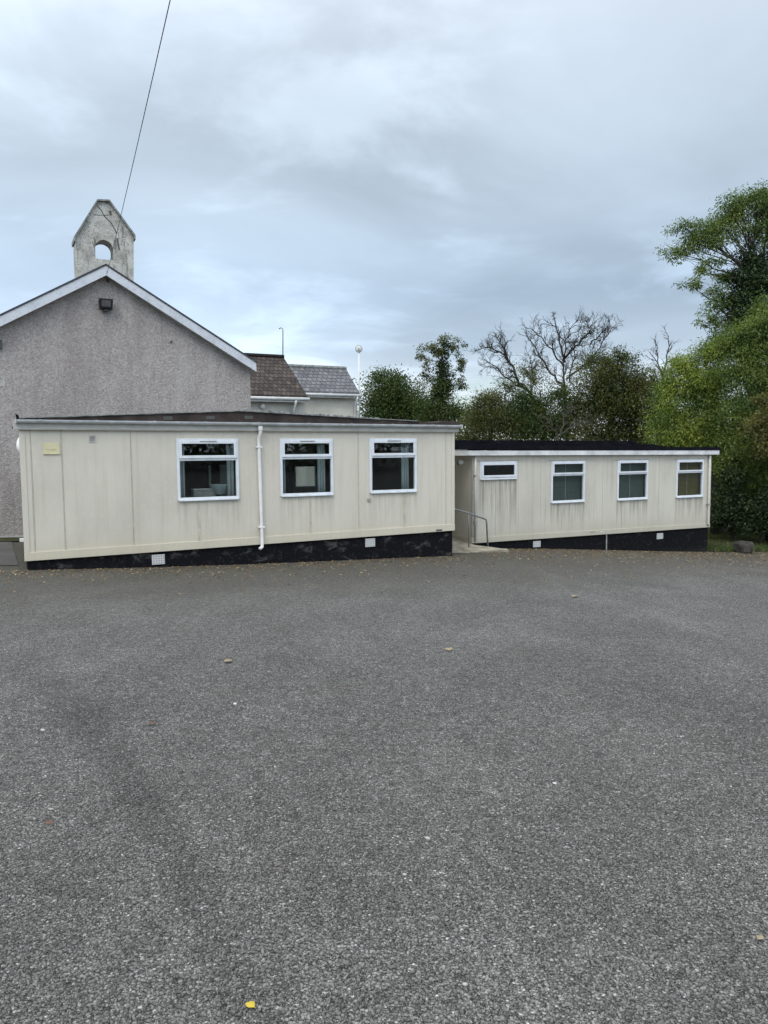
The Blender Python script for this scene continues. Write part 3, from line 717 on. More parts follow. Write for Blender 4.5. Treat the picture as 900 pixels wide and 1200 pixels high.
# bulkhead light on the left end
lu, lz = F1.loc(27, 522, .3)
bl = MB().lathe([(.10, 0), (.15, .02), (.15, .05), (.13, .10), (.07, .135), (.01, .145)], (0, 0, 0), 20)
bl.v = [(-h + lu + .03, .30 + y * .9, lz + x_ * 1.15) for (x_, y, h) in bl.v]
blo = bl.build('bulkhead_light', M['opal'], cab1, smooth=True)
a = F1.loc(31, 632.5, .3); MB().box(-.07, .0, .25, .35, a[1] - .03, a[1] + .03).build('drain_stub', M['pipe'], cab1)

# curtains and things behind the glass
def curtain(F, ua, ub, z0, z1, label, v=.16, mat=None):
    e = empty('curtain', F.world((ua + ub) / 2, v, z0), F.psi); n = 26; mm = MB(); h = (ub - ua) / 2; H = z1 - z0
    for (k, zz) in ((1, 0), (.96, H * .5), (1, H)):
        for i in range(n + 1):
            t = i / n; mm.v.append((-h + 2 * h * t, .022 * math.sin(t * 2 * math.pi * max(2, round(h * 2 / .07))) * k, zz))
    for r in range(2):
        for i in range(n): mm.f.append((r * (n + 1) + i, r * (n + 1) + i + 1, (r + 1) * (n + 1) + i + 1, (r + 1) * (n + 1) + i))
    c = mm.build('cloth', mat or M['curtain'], e, smooth=True)
    md = c.modifiers.new('thick', 'SOLIDIFY'); md.thickness = .004
    MB().box(-h, h, -.01, .01, H + .001, H + .05).build('heading_tape', mat or M['curtain'], e)
    tag(e, label, 'curtain', 'curtains behind the cabin windows'); return e
wn = ('left', 'middle', 'right')
CW = [(.13, .17), (.12, .20), (.10, .21)]
for i, W in enumerate(W1):
    z0, z1 = W['z0'] - .1, W['z1'] + .02
    a = W['u0'] + .055; b = W['u1'] - .055
    vtx = {0: 'window left of the white downpipe', 1: 'window just right of the white downpipe', 2: 'rightmost window, nearer cabin'}[i]
    curtain(F1, a - .03, a + CW[i][0], z0, z1, 'grey-blue curtain, left side of the ' + vtx)
    curtain(F1, b - CW[i][1] + (.02 if i == 0 else -.05), b - (.0 if i == 0 else .07), z0, z1, 'grey-blue curtain, right side of the ' + vtx)
W = W1[0]
zs = W['z0'] + .02
p = F1.loc(259, 574, .42)
ls = empty('lampshade', F1.world(p[0], .42, p[1] - .10), PSI)
MB().lathe([(.10, 0), (.13, .02), (.24, .21), (.245, .22), (.235, .215)], (0, 0, 0), 24).build('shade', M['shade'], ls, smooth=True)
MB().tube([(0, 0, -.32), (0, 0, -.001)], .02, 8).build('stem', M['steel'], ls)
tag(ls, 'pale upturned conical shade standing behind the leftmost window of the nearer cabin', 'lampshade')
p2 = F1.loc(238, 575, .5)
bx = empty('storage_box', F1.world(p2[0], .5, p2[1] - .12), PSI)
MB().box(-.22, .24, -.1, .12, 0, .14).build('body', M['grille'], bx, bevel=.01); MB().box(-.235, .255, -.115, .135, .141, .165).build('lid', M['card'], bx, bevel=.005)
tag(bx, 'low grey box on the inner sill beside the conical shade', 'box')
# desk carrying both
dk = empty('desk', F1.world((p[0] + p2[0]) / 2, .5, .16), PSI)
zt_ = p2[1] - .12 - .16
MB().box(-.75, .75, -.30, .35, zt_ - .03, zt_).build('desk_top', M['inside'], dk)
for sx in (-.7, .7):
    for sy in (-.26, .30): MB().box(sx - .02, sx + .02, sy - .02, sy + .02, 0, zt_ - .031).build('leg', M['steel'], dk)
tag(dk, 'desk just inside the leftmost window of the nearer cabin', 'desk')
# pale notice board and post deeper in the room
pa = F1.loc(258, 545, 1.2); pb = F1.loc(270, 582, 1.2)
wb = empty('notice_board', F1.world((pa[0] + pb[0]) / 2, 1.25, .16), PSI); w2 = (pb[0] - pa[0]) / 2
MB().box(-w2, w2, -.02, .02, pb[1] - .3, pa[1] - .16).build('board', M['card'], wb); MB().box(-w2 - .25, -w2 - .20, -.02, .02, 0, pa[1] - .16).build('post', M['card'], wb)
for sx in (-w2 + .03, w2 - .03): MB().box(sx - .02, sx + .02, -.018, .018, 0, pb[1] - .301).build('leg', M['steel'], wb)
tag(wb, 'pale upright board seen deep inside the leftmost window', 'board')

# ================================================================== CABIN 2 (far, right)
cab2 = empty('portable_classroom', F2.o, F2.psi)
tag(cab2, 'farther, lower cream portable classroom with flat black roof, four windows and streaked boards', 'cabin')
L2 = LEN2; DEP2 = 4.6
zt2 = lin(F2.loc(553, 534.0), F2.loc(831.5, 532.9)); zb2 = lin(F2.loc(553, 635.5), F2.loc(830, 616.8))
W2 = [window(None, F2, (562.2, 540.6), (605.3, 540.6), (562.2, 561.3), (605.3, 561.1), 'small', 1),
      window(None, F2, (645.6, 540.2), (684.9, 540), (645.6, 589.2), (684.9, 587.6), 'plain', 2),
      window(None, F2, (723.1, 539.4), (758.6, 539), (723.1, 585.8), (759, 584.8), 'plain', 3),
      window(None, F2, (792.2, 538.6), (823.7, 538.2), (792.2, 582.8), (823.9, 581.8), 'plain', 4)]
M['wall2'] = wall_mat('cream_streaked_boards', (.59, .555, .475), (.26, .235, .19), [(W['u0'], W['u1'], W['z0']) for W in W2], .32, .70, 0, 0.0)
wall_with_holes(F2, L2, zb2, zt2, W2, 0, .07).build('wall', M['wall2'], cab2)
MB().box(0, .07, .072, DEP2, zb2(0), zt2(0)).build('end_wall', M['wall2'], cab2)
MB().box(L2 - .07, L2, .072, DEP2, zb2(L2), zt2(L2)).build('end_wall', M['wall2'], cab2)
MB().box(0, L2, DEP2 + .002, DEP2 + .07, 0.1, 2.2).build('rear_wall', M['wall2'], cab2)
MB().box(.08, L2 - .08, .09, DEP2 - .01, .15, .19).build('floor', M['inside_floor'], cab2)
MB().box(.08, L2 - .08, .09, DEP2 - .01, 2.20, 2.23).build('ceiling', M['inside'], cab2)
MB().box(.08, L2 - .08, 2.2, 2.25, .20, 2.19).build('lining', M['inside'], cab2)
for W in W2: build_window(cab2, W)
nb = 12; bj = [L2 * k / nb for k in range(1, nb)]
for k, u in enumerate(bj):
    Wh = [W for W in W2 if W['u0'] - .03 < u < W['u1'] + .03]
    zlo, zhi = zb2(u) + .15, zt2(u) - .01
    if Wh: zhi = Wh[0]['z0'] - .03
    MB().box(u - .006, u + .006, -.004, -.001, zlo, zhi).build('board_joint', M['gap'] if k % 3 == 0 else M['strip'], cab2)
MB().slab(-.012, L2 + .012, -.022, -.001, zb2(0) - .03, zb2(0) + .13, zb2(L2) - .03, zb2(L2) + .10).build('base_rail', M['wall2'], cab2, bevel=.005)
MB().box(-.022, -.001, .0, DEP2, zb2(0) - .03, zb2(0) + .14).build('base_rail', M['wall2'], cab2)
MB().slab(-.010, .07, -.012, -.0015, zb2(0) + .14, zt2(0), zb2(0) + .14, zt2(0)).build('corner_trim', M['wall2'], cab2)
MB().slab(L2 - .07, L2 + .010, -.012, -.0015, zb2(L2) + .11, zt2(L2), zb2(L2) + .11, zt2(L2)).build('corner_trim', M['wall2'], cab2)
pm = MB()
for i in range(N_):
    a = .03 + (L2 - .06) * i / N_; b = .03 + (L2 - .06) * (i + 1) / N_
    pm.slab(a, b, .03, .20, base_z(F2, a, .03), zb2(a) - .032, base_z(F2, b, .03), zb2(b) - .032)
pm.slab(.03, L2 - .03, .202, DEP2 - .05, base_z(F2, 0, 2), -.04, base_z(F2, L2, 2), zb2(L2) - .04)
pl2 = pm.build('plinth', M['plinth_black'], cab2)
air_brick(F2, 628.8, 637.5, 8.5, 6.5, pl2); air_brick(F2, 773, 628.3, 7.0, 6.2, pl2)
MB().box(F2.loc(711.5, 630)[0] - .02, F2.loc(711.5, 630)[0] + .02, .018, .029, -1.1, -.06).build('joint', M['grille'], pl2)
# fascia boards
f0 = F2.loc(531, 528.2, -.12); f1 = F2.loc(842.6, 527.7, -.12); ff0 = F2.loc(531, 533.9, -.12); ff1 = F2.loc(842.6, 532.7, -.12)
zfa = lin(f0, f1); zfb = lin(ff0, ff1); usp = F2.loc(548, 530, -.12)[0]
uf0 = F2.loc(522, 530, -.12)[0]
MB().slab(usp + .003, f1[0], -.135, .0, zfb(usp), zfa(usp), zfb(f1[0]), zfa(f1[0])).build('fascia', M['fascia_white'], cab2, bevel=.004)
fb = MB().slab(uf0, usp, -.125, .0, zfb(uf0) + .0, zfa(uf0) + .03, zfb(usp), zfa(usp) + .03).build('fascia', M['fascia_cream'], cab2); fb['label'] = 'greyer short fascia length at the left end'
MB().box(f1[0] - .02, f1[0], .001, DEP2 + .1, zfb(f1[0]), zfa(f1[0])).build('fascia', M['fascia_white'], cab2)
MB().slab(uf0, f1[0] - .021, .0005, DEP2 + .1, zfb(uf0) + .02, zfa(uf0) - .002, zfb(f1[0]) + .02, zfa(f1[0]) - .002).build('soffit', M['fascia_cream'], cab2)
# roof: thin black slab, raised middle part with a sloping end
r_top = F2.loc(842, 524.2, -.13)[1]
rf = MB().slab(uf0, f1[0] + .02, -.15, DEP2 + .15, zfa(uf0) + (.032), zfa(uf0) + .15, zfa(f1[0]) + .003, r_top)
roof2 = rf.build('roof', M['felt_black'], cab2)
k0 = F2.loc(531, 515.5, .9); k1 = F2.loc(742, 516.6, .9); kb = F2.loc(760, 523.5, .9)
zr0 = min(zfa(uf0) + .14, r_top)
MB().prism([(uf0, zr0), (kb[0], r_top - .01), (k1[0], k1[1]), (uf0, k0[1])], .9, DEP2 - .4).build('raised_roof', M['felt_black'], roof2)
k2 = F2.loc(531, 519.8, .45)
MB().prism([(uf0, zr0), (kb[0] + .5, r_top - .01), (kb[0] - .3, (k1[1] + r_top) / 2), (uf0, k2[1])], .45, .899).build('roof_step', M['felt_black'], roof2)
# pipes
u = F2.loc(557, 580, -.05)[0]
dp2 = MB().tube([(u, -.05, zt2(u) - .002), (u, -.05, zb2(u) + .02)], .030, 10).build('downpipe', M['fascia_cream'], cab2, smooth=True)
for f_ in (.25, .82):
    MB().box(u - .05, u + .05, -.085, -.0015, zb2(u) + f_ * 2.2 - .015, zb2(u) + f_ * 2.2 + .015).build('pipe_clip', M['grille'], dp2)
MB().box(u - .085, u - .055, -.03, -.0015, zb2(u) + .14, zt2(u) - .01).build('cable_cover', M['grille'], cab2)
u = F2.loc(830.5, 580, -.05)[0]
dp3 = MB().tube([(u, -.055, zt2(L2) - .002), (u, -.055, zb2(L2) + .10), (u + .02, -.08, zb2(L2) + .04)], .034, 10).build('downpipe', M['fascia_cream'], cab2, smooth=True)
MB().box(u - .06, u + .06, -.10, -.0015, zb2(L2) + .72, zb2(L2) + .75).build('pipe_clip', M['grille'], dp3)
for px in (694, 706):
    a = F2.loc(px, 623.5); MB().box(a[0] - .10, a[0] + .08, -.030, -.0225, a[1] - .01, a[1] + .02).build('rail_bracket', M['grille'] if px == 694 else M['fascia_white'], cab2)
# security light on end wall
a = F2.loc(540, 536, .9)
VSL = min(np.arange(.05, 3, .01), key=lambda v: abs((lambda p: 450 + 900 * p[0] / -p[2])(CM.inverted() @ F2.world(-.08, float(v), zt2(0) - .17)) - 540.5))
VSL = float(VSL)
slp = empty('security_light', F2.world(-.03, VSL, zt2(0) - .17), F2.psi)
MB().box(-.02, .03, -.05, .05, -.05, .05).build('back_plate', M['upvc'], slp)
MB().lathe([(.02, -.07), (.055, -.06), (.07, .0), (.05, .05), (.01, .07)], (-.10, -.05, 0), 16).build('lamp_head', M['opal'], slp, smooth=True)
MB().lathe([(.02, -.05), (.045, -.04), (.045, .03), (.01, .05)], (-.08, .06, -.03), 14).build('sensor', M['black_plastic'], slp, smooth=True)
tag(slp, 'small white security light under the eaves on the end wall of the farther cabin', 'lamp')
# blinds behind three windows
for i, W in enumerate(W2[1:]):
    e = empty('window_blind', F2.world((W['u0'] + W['u1']) / 2, .12, W['z1'] - .04), F2.psi); h = (W['u1'] - W['u0']) / 2 - .05; H = W['z1'] - W['z0'] - .1
    rm_ = random.Random(i); mm = MB(); ns = 26
    for k in range(ns):
        z = -.05 - (H - .05) * k / ns; t = rm_.uniform(-.012, .012) if i == 0 and k > 9 else 0
        y0, y1 = (-.006, .006)
        mm.hexa([(-h, y0, z - .034 + t), (h, y0, z - .034 + t * .2), (h, y0 + .003, z - .034), (-h, y0 + .003, z - .034 + t), (-h, y1, z + t), (h, y1, z + t * .2), (h, y1 + .003, z), (-h, y1 + .003, z + t)])
    bmat = M['blind_gold'] if i == 2 else M['blind']
    mm.build('slats', bmat, e); MB().box(-h, h, -.02, .02, -.045, 0).build('head_rail', bmat, e)
    MB().box(-.004, .004, -.016, -.012, -H, -.046).build('cord', M['card'], e)
    tag(e, ['grey slatted blind with uneven slats in the tall window nearest the small window', 'dark green-grey blind in the third window of the farther cabin', 'ochre brown blind in the rightmost window of the farther cabin'][i], 'blind')

# ------------------------------------------------------------------ ramp and handrail between the cabins
c0 = at(533, 651, 19.3); c1 = at(573, 646, 20.35)
ra = empty('access_ramp', (F2.world(-.5, 0, 0).x, F2.world(-.5, 0, 0).y, gz(F2.world(-.5, 0, 0).x, F2.world(-.5, 0, 0).y)), F2.psi)
rz0 = ra.location.z
def rl(x, y, z): # world -> ramp local
    d = Vector((x, y, z)) - ra.location; return (d.x * F2.c + d.y * F2.s, -d.x * F2.s + d.y * F2.c, d.z)
mm = MB(); steps = 7
for i in range(steps):
    v0 = -.95 + i * .8; v1 = v0 + .79; hh = .035 + .075 * i
    ul_, ur_ = -1.75, .47 - .0 * i
    if v0 > -.05: ur_ = .47
    if i == 0: ur_ = 1.0
    mm.hexa([(ul_, v0, -.4), (ur_, v0, -.4), (min(ur_, .47), v1, -.4), (ul_, v1, -.4), (ul_, v0, hh), (ur_, v0, hh), (min(ur_, .47), v1, hh + .07), (ul_, v1, hh + .07)])
mm.build('slab', M['concrete'], ra)
tag(ra, 'stained concrete ramp rising between the two cream cabins', 'ramp')
hr = empty('handrail', F2.world(0, 0, 0), F2.psi)
vv = -.42
hA = F2.loc(572, 642.5, vv); hB = F2.loc(568.5, 607.5, vv)
hC = F2.loc(549, 601.3, vv); hD = F2.loc(526, 594.8, vv); hC0 = F2.loc(549.5, 640, vv)
MB().tube([(hA[0], vv, hA[1] - .1), (hB[0] + .05, vv, hB[1] - .12), (hB[0] + .03, vv, hB[1] - .03), (hB[0] - .05, vv, hB[1]), (hC[0], vv, hC[1]), (hD[0], vv, hD[1])], .024, 10).build('rail', M['steel'], hr, smooth=True)
MB().tube([(hC[0], vv, hC[1] + .02), (hC0[0], vv, hC0[1] - .05)], .016, 10).build('post', M['steel'], hr, smooth=True)
MB().lathe([(.06, 0), (.06, .012), (.03, .02)], (hA[0], vv, hA[1] - .015), 14).build('foot_plate', M['steel'], hr)
tag(hr, 'thin grey tube handrail bending down beside the ramp at the farther cabin', 'handrail')
# thin concrete scraps at the foot of the rail
for i, (px, py, wd) in enumerate(((584, 643.2, .30), (566, 648, .42))):
    a = F2.loc(px, py, -.5 - .3 * i); pw = F2.world(a[0], -.5 - .3 * i, 0)
    e = MB(); n = 9; rr = random.Random(i)
    ring_ = [(math.cos(2 * math.pi * k / n) * wd * rr.uniform(.7, 1.1), math.sin(2 * math.pi * k / n) * .16 * rr.uniform(.7, 1.1)) for k in range(n)]
    e.v = [(x, y, 0) for x, y in ring_] + [(x * .9, y * .9, .035) for x, y in ring_]
    e.f = [tuple(range(n, 2 * n))] + [(k, (k + 1) % n, n + (k + 1) % n, n + k) for k in range(n)]
    o = e.build('concrete_fragment', M['kerb']); o.location = (pw.x, pw.y, gz(pw.x, pw.y) - .005); o.rotation_euler[2] = PSI
    tag(o, ['thin pale concrete scrap just right of the handrail foot', 'broken pale slab edge just left of the handrail foot'][i], 'concrete', None)

# ================================================================== CHAPEL
ch = empty('chapel', (F3.world(0, 0, 0).x, F3.world(0, 0, 0).y, gz(F3.world(0, 0, 0).x, F3.world(0, 0, 0).y)), PSI)
dzc = F3.o.z - ch.location.z
L3 = lambda px, py, v=0: (F3.loc(px, py, v)[0], F3.loc(px, py, v)[1] + dzc)
ap = L3(124.4, 323); er = L3(293, 433); hw = er[0]
pit = (ap[1] - er[1]) / hw
gzc = -.6
MB().prism([(-hw, gzc), (hw, gzc), (hw, er[1] + .05), (0, ap[1] + .05), (-hw, er[1] + .05)], 0, 14).build('wall', M['dash'], ch)
# pale foot strip
kz = L3(12, 628.3)[1]
MB().box(-hw, hw, -.05, -.002, gzc, kz).build('plinth', M['kerb'], ch)
# barge boards
bt = L3(124, 311.5, -.25); bbot = L3(124.4, 322.8, -.25); brt = L3(300, 425.5, -.25); brb = L3(299.5, 433.5, -.25)
kk = (bt[1] - brt[1]) / (brt[0] - bt[0]); hh = bt[1] - bbot[1]; ue = brt[0]
for sgn in (1, -1):
    m = MB(); c0u = bt[0]
    m.prism([(c0u + .002 * sgn, bbot[1]), (c0u + .002 * sgn, bt[1]), (c0u + sgn * (ue - c0u), bt[1] - kk * (ue - c0u)), (c0u + sgn * (ue - c0u), bt[1] - kk * (ue - c0u) - hh)], -.28, -.25)
    m.build('barge_board', M['barge'], ch)
# roof slabs: slate with thin dark edge above the boards
for sgn in (1, -1):
    t = .05; m = MB(); U = sgn * (ue - bt[0] + .03)
    m.prism([(bt[0], bt[1] + .004), (bt[0], bt[1] + .004 + t), (bt[0] + U, bt[1] - kk * abs(U) + .004 + t), (bt[0] + U, bt[1] - kk * abs(U) + .004)], -.30, 14.3)
    m.build('roof', M['slate'], ch)
    m = MB(); m.prism([(bt[0], bbot[1] + .03), (bt[0], bbot[1] + .08), (bt[0] + U * .99, bt[1] - kk * abs(U) - hh + .08), (bt[0] + U * .99, bt[1] - kk * abs(U) - hh + .03)], -.249, -.001)
    m.build('soffit', M['fascia_cream'], ch)
# bell gable: wall with an arched opening
BV = .25
B = lambda px, py: L3(px, py, BV)
out = [B(90.5, 345), B(156.5, 345), B(156.8, 277.5), B(127.5, 236.5), B(114, 236), B(88, 279.5)]
uc, us = B(122.7, 304); ur_, _ = B(133.2, 304); ar = ur_ - uc; zs_ = us; zc_ = B(122.7, 291.5)[1]
arch = [(uc - ar, zs_), (uc + ar, zs_)] + [(uc + ar * math.cos(t), zc_ + ar * 1.0 * math.sin(t)) for t in [math.pi * k / 14 for k in range(0, 15)]]
def holed(outer, hole, v0, v1):
    bm = bmesh.new(); TH = v1 - v0
    vo = [bm.verts.new((a, v0, c)) for a, c in outer]; vh = [bm.verts.new((a, v0, c)) for a, c in hole]
    eo = [bm.edges.new((vo[i], vo[(i + 1) % len(vo)])) for i in range(len(vo))]; eh = [bm.edges.new((vh[i], vh[(i + 1) % len(vh)])) for i in range(len(vh))]
    bmesh.ops.triangle_fill(bm, use_beauty=True, use_dissolve=False, edges=eo + eh)
    r = bmesh.ops.extrude_face_region(bm, geom=bm.faces[:])
    for v in [g for g in r['geom'] if isinstance(g, bmesh.types.BMVert)]: v.co.y += TH
    bmesh.ops.recalc_face_normals(bm, faces=bm.faces)
    me = bpy.data.meshes.new('bell_gable'); bm.to_mesh(me); bm.free(); return me
me = holed(out, arch, BV, BV + .55); me.materials.append(M['bell'])
bg_ = bpy.data.objects.new('bell_gable', me); COL.objects.link(bg_); bg_.parent = ch
# coping of the bell gable
cp = MB(); pts = [B(86.5, 283.5), B(86.5, 277.8), B(113.6, 234.2), B(128, 234.8), B(158.2, 276), B(158.5, 281.5)]
inn = [B(88.2, 283), B(88.3, 279.3), B(114.1, 236.1), B(127.4, 236.6), B(156.7, 277.6), B(156.9, 281)]
for i in range(5):
    a, b_, c, d = pts[i], pts[i + 1], inn[i + 1], inn[i]
    cp.prism([a, b_, c, d], BV - .09, BV + .64)
cp.build('coping', M['felt_edge'], bg_)
# cracks and a patch where render has fallen (real recess colours on the face)
def polyline_strip(F, pts, wd, v, depth, mat, name, parent, loc):
    m = MB()
    for (a, b_) in zip(pts[:-1], pts[1:]):
        p, q_ = loc(*a), loc(*b_); d = Vector((q_[0] - p[0], q_[1] - p[1])); n = Vector((-d.y, d.x)).normalized() * wd / 2
        m.prism([(p[0] - n.x, p[1] - n.y), (q_[0] - n.x * .8, q_[1] - n.y * .8), (q_[0] + n.x * .8, q_[1] + n.y * .8), (p[0] + n.x, p[1] + n.y)], v - depth, v - .001)
    return m.build(name, mat, parent)
polyline_strip(F3, [(114, 241), (119, 247), (122, 253), (125, 256), (130, 261), (134, 268), (137, 274)], .030, BV, .004, M['seal'], 'crack', bg_, B)
polyline_strip(F3, [(109, 251.5), (116, 252), (122, 252.2), (128, 252)], .022, BV, .003, M['seal'], 'crack', bg_, B)
polyline_strip(F3, [(137, 279), (138.5, 286), (140, 293)], .045, BV, .004, M['seal'], 'crack', bg_, B)
polyline_strip(F3, [(128.5, 247), (130, 252)], .07, BV, .005, M['seal'], 'crack', bg_, B)
pc = MB().prism([B(100.5, 299), B(102, 294), B(104.5, 292), B(103.6, 289), B(107, 288.5), B(107, 292), B(110, 295), B(111.3, 299.5), B(107, 299.8)], BV - .006, BV - .001); pc.build('bare_patch', M['grille'], bg_)
# small fittings on gable wall
a = L3(200.5, 400.5, 0); MB().lathe([(.03, -.05), (.03, -.001)], (a[0], 0, a[1]), 10, 'y').build('wall_stub', M['seal'], ch)
a = L3(1.5, 404, 0); MB().box(a[0] - .08, a[0] + .02, -.09, -.001, a[1] - .12, a[1] + .12).build('bracket', M['seal'], ch)
a = L3(2, 449.5, 0); MB().box(a[0] - .12, a[0] + .08, -.006, -.001, a[1] - .07, a[1] + .07).build('repair_patch', M['kerb'], ch)
a = L3(126, 329, 0); MB().box(a[0] - .03, a[0] + .03, -.06, -.001, a[1] - .05, a[1] + .04).build('cable_hook', M['seal'], ch)
tag(ch, 'grey pebble-dashed chapel with white barge boards and a stained arched bell gable', 'building')
# flood light
a = F3.loc(124, 356.5, -.15); fo = empty('floodlight', F3.world(a[0], -.001, a[1]), PSI)
m = MB(); m.hexa([(-.17, -.20, -.13), (.17, -.20, -.13), (.17, -.04, -.15), (-.17, -.04, -.15), (-.19, -.27, .14), (.19, -.27, .14), (.19, -.06, .13), (-.19, -.06, .13)])
m.build('housing', M['black_plastic'], fo, bevel=.012)
m = MB(); m.hexa([(-.12, -.222, -.075), (.12, -.222, -.075), (.12, -.212, -.075), (-.12, -.212, -.075), (-.125, -.270, .095), (.125, -.270, .095), (.125, -.255, .095), (-.125, -.255, .095)])
m.build('lens', M['lamp_glass'], fo)
MB().box(-.03, .03, -.06, -.001, -.10, .06).build('bracket', M['black_plastic'], fo)
MB().box(-.06, .07, -.19, -.06, -.20, -.151).build('sensor', M['black_plastic'], fo)
tag(fo, 'black square floodlight high on the pebble-dashed chapel gable', 'floodlight')
# overhead cable
A3 = F3.world(F3.loc(125.5, 321, -.29)[0], -.29, F3.loc(125.5, 321, -.29)[1])
hB2 = at(199, 0, 9.0); dirh = Vector((hB2.x - A3.x, hB2.y - A3.y)); nrm = Vector((-dirh.y, dirh.x)).normalized()
pts = []
for (px, py) in ((125.5, 321), (133.5, 287), (141, 253), (150, 218), (160, 175), (169, 136), (178, 95), (188, 50), (199, 0)):
    d = sight(px, py); t = (nrm.x * A3.x + nrm.y * A3.y) / (nrm.x * d.x + nrm.y * d.y); pts.append((d * t) + Vector((0, 0, EYE)))
# smooth: fit a parabola of height along the plane
sx = np.array([math.hypot(p.x - A3.x, p.y - A3.y) for p in pts]); sz = np.array([p.z for p in pts]); cf = np.polyfit(sx, sz, 2)
Ld = dirh.length; wp = []
for k in range(61):
    t = 30.0 * k / 60; h = dirh.normalized() * t; zf = np.polyval(cf, t) if t <= Ld else np.polyval(cf, Ld) + (t - Ld) * (2 * cf[0] * Ld + cf[1])
    wp.append((A3.x + h.x, A3.y + h.y, float(zf)))
cb = MB().tube(wp, .006, 6).build('overhead_cable', M['wire'], None, smooth=True)
tag(cb, 'thin dark cable sloping down across the sky to the chapel apex', 'cable')

# ================================================================== HOUSES BEHIND
def uv_roof(mb_obj, F):  # uv in metres: along u and up the slope
    me = mb_obj.data; uv = me.uv_layers.new(name='UVMap')
    for p in me.polygons:
        for li in p.loop_indices:
            c = me.vertices[me.loops[li].vertex_index].co; uv.data[li].uv = (c.x, math.hypot(c.y, c.z) * 1.0)
def house(name, label, D, eave_r, ridge_r, ridge_py_l, left_m, wall_y, roofmat, wallmat, downpipe_px, wall_r_px, gut=True):
    P = at(*eave_r, D); F = Frame(P)
    # depth from eave to ridge such that the verge runs to the surveyed ridge end
    d = sight(*ridge_r); best = None
    for v in np.arange(.3, 8, .01):
        u, z = F.loc(*ridge_r, v)
        if best is None or abs(u) < best[0]: best = (abs(u), v, z)
    v, z = best[1], best[2]
    base = gz(P.x, P.y); root = empty(name, (P.x, P.y, base), PSI); dz = P.z - base
    L = left_m; t = .10; sl = z / v
    m = MB(); m.hexa([(-L, 0, dz), (0, 0, dz), (0, v, dz + z), (-L, v, dz + z), (-L, 0, dz + t), (0, 0, dz + t), (0, v, dz + z + t), (-L, v, dz + z + t)])
    r = m.build('roof', roofmat, root); uv_roof(r, F)
    m = MB(); m.hexa([(-L, v, dz + z), (0, v, dz + z), (0, 2 * v, dz), (-L, 2 * v, dz), (-L, v, dz + z + t), (0, v, dz + z + t), (0, 2 * v, dz + t), (-L, 2 * v, dz + t)])
    r2 = m.build('roof', roofmat, root); uv_roof(r2, F)
    rt = MB()
    k = 0; 
    while k * .33 < L:
        rt.tube([(-L + k * .33, v, dz + z + t + .01), (-L + min(L, k * .33 + .32), v, dz + z + t + .01)], .10, 8); k += 1
    rt.build('ridge_tiles', roofmat if name != 'slate_house' else M['felt_edge'], r)
    wu = F.loc(wall_r_px, eave_r[1] + 10, .3)[0]
    MB().prism([(0, 0), (1, 0), (1, 1)], 0, 1)
    m = MB(); m.hexa([(-L + .1, .3, -.4), (wu, .3, -.4), (wu, 2 * v - .3, -.4), (-L + .1, 2 * v - .3, -.4), (-L + .1, .3, dz + .2), (wu, .3, dz + .2), (wu, 2 * v - .3, dz + .2), (-L + .1, 2 * v - .3, dz + .2)])
    hh_ = z - .2 * sl
    n = len(m.v)
    m.v += [(wu, .3, dz + .2), (wu, 2 * v - .3, dz + .2), (wu, v, dz + z - .02), (-L + .1, .3, dz + .2), (-L + .1, 2 * v - .3, dz + .2), (-L + .1, v, dz + z - .02)]
    m.f += [(n, n + 1, n + 2), (n + 3, n + 4, n + 5), (n, n + 2, n + 5, n + 3), (n + 1, n + 2, n + 5, n + 4)]
    m.build('wall', wallmat, root)
    MB().box(-L, .03, -.02, .03, dz - .16, dz - .002).build('fascia', M['fascia_white'], root)
    MB().tube([(-L, -.07, dz - .03), (.05, -.07, dz - .03)], .065, 10).build('gutter', M['pipe'], root, smooth=True)
    ud = F.loc(downpipe_px, eave_r[1] + 10, .2)[0]
    MB().tube([(ud, -.07, dz - .05), (ud, -.05, dz - .2), (ud, .22, dz - .5), (ud, .22, .1)], .05, 10).build('downpipe', M['pipe'], root, smooth=True)
    tag(root, label, 'house'); return root, F, dz, v, z
hs1 = house('tiled_house', 'low rendered house with mossy brown tiled roof just right of the chapel gable', 31, (360.5, 467), (332.5, 421.5), 0, 9.0, 0, M['tile'], M['house_wall_dark'], 344, 357.5)
hs2 = house('slate_house', 'pale rendered house with grey slate roof beyond the brown tiled one', 37, (421.5, 463), (405.5, 434.5), 0, 12.0, 0, M['slate'], M['house_wall'], 416.2, 419)
# small lamp on the tiled house
F4 = hs1[1]; a = F4.loc(307, 476, .3); o_ = MB().lathe([(.03, 0), (.10, .02), (.11, .07), (.02, .10)], (0, 0, 0), 12)
o = o_.build('wall_lamp', M['opal'], hs1[0], smooth=True); o.location = (a[0], .29, a[1] + hs1[2]); o.rotation_euler = (R(90), 0, 0)
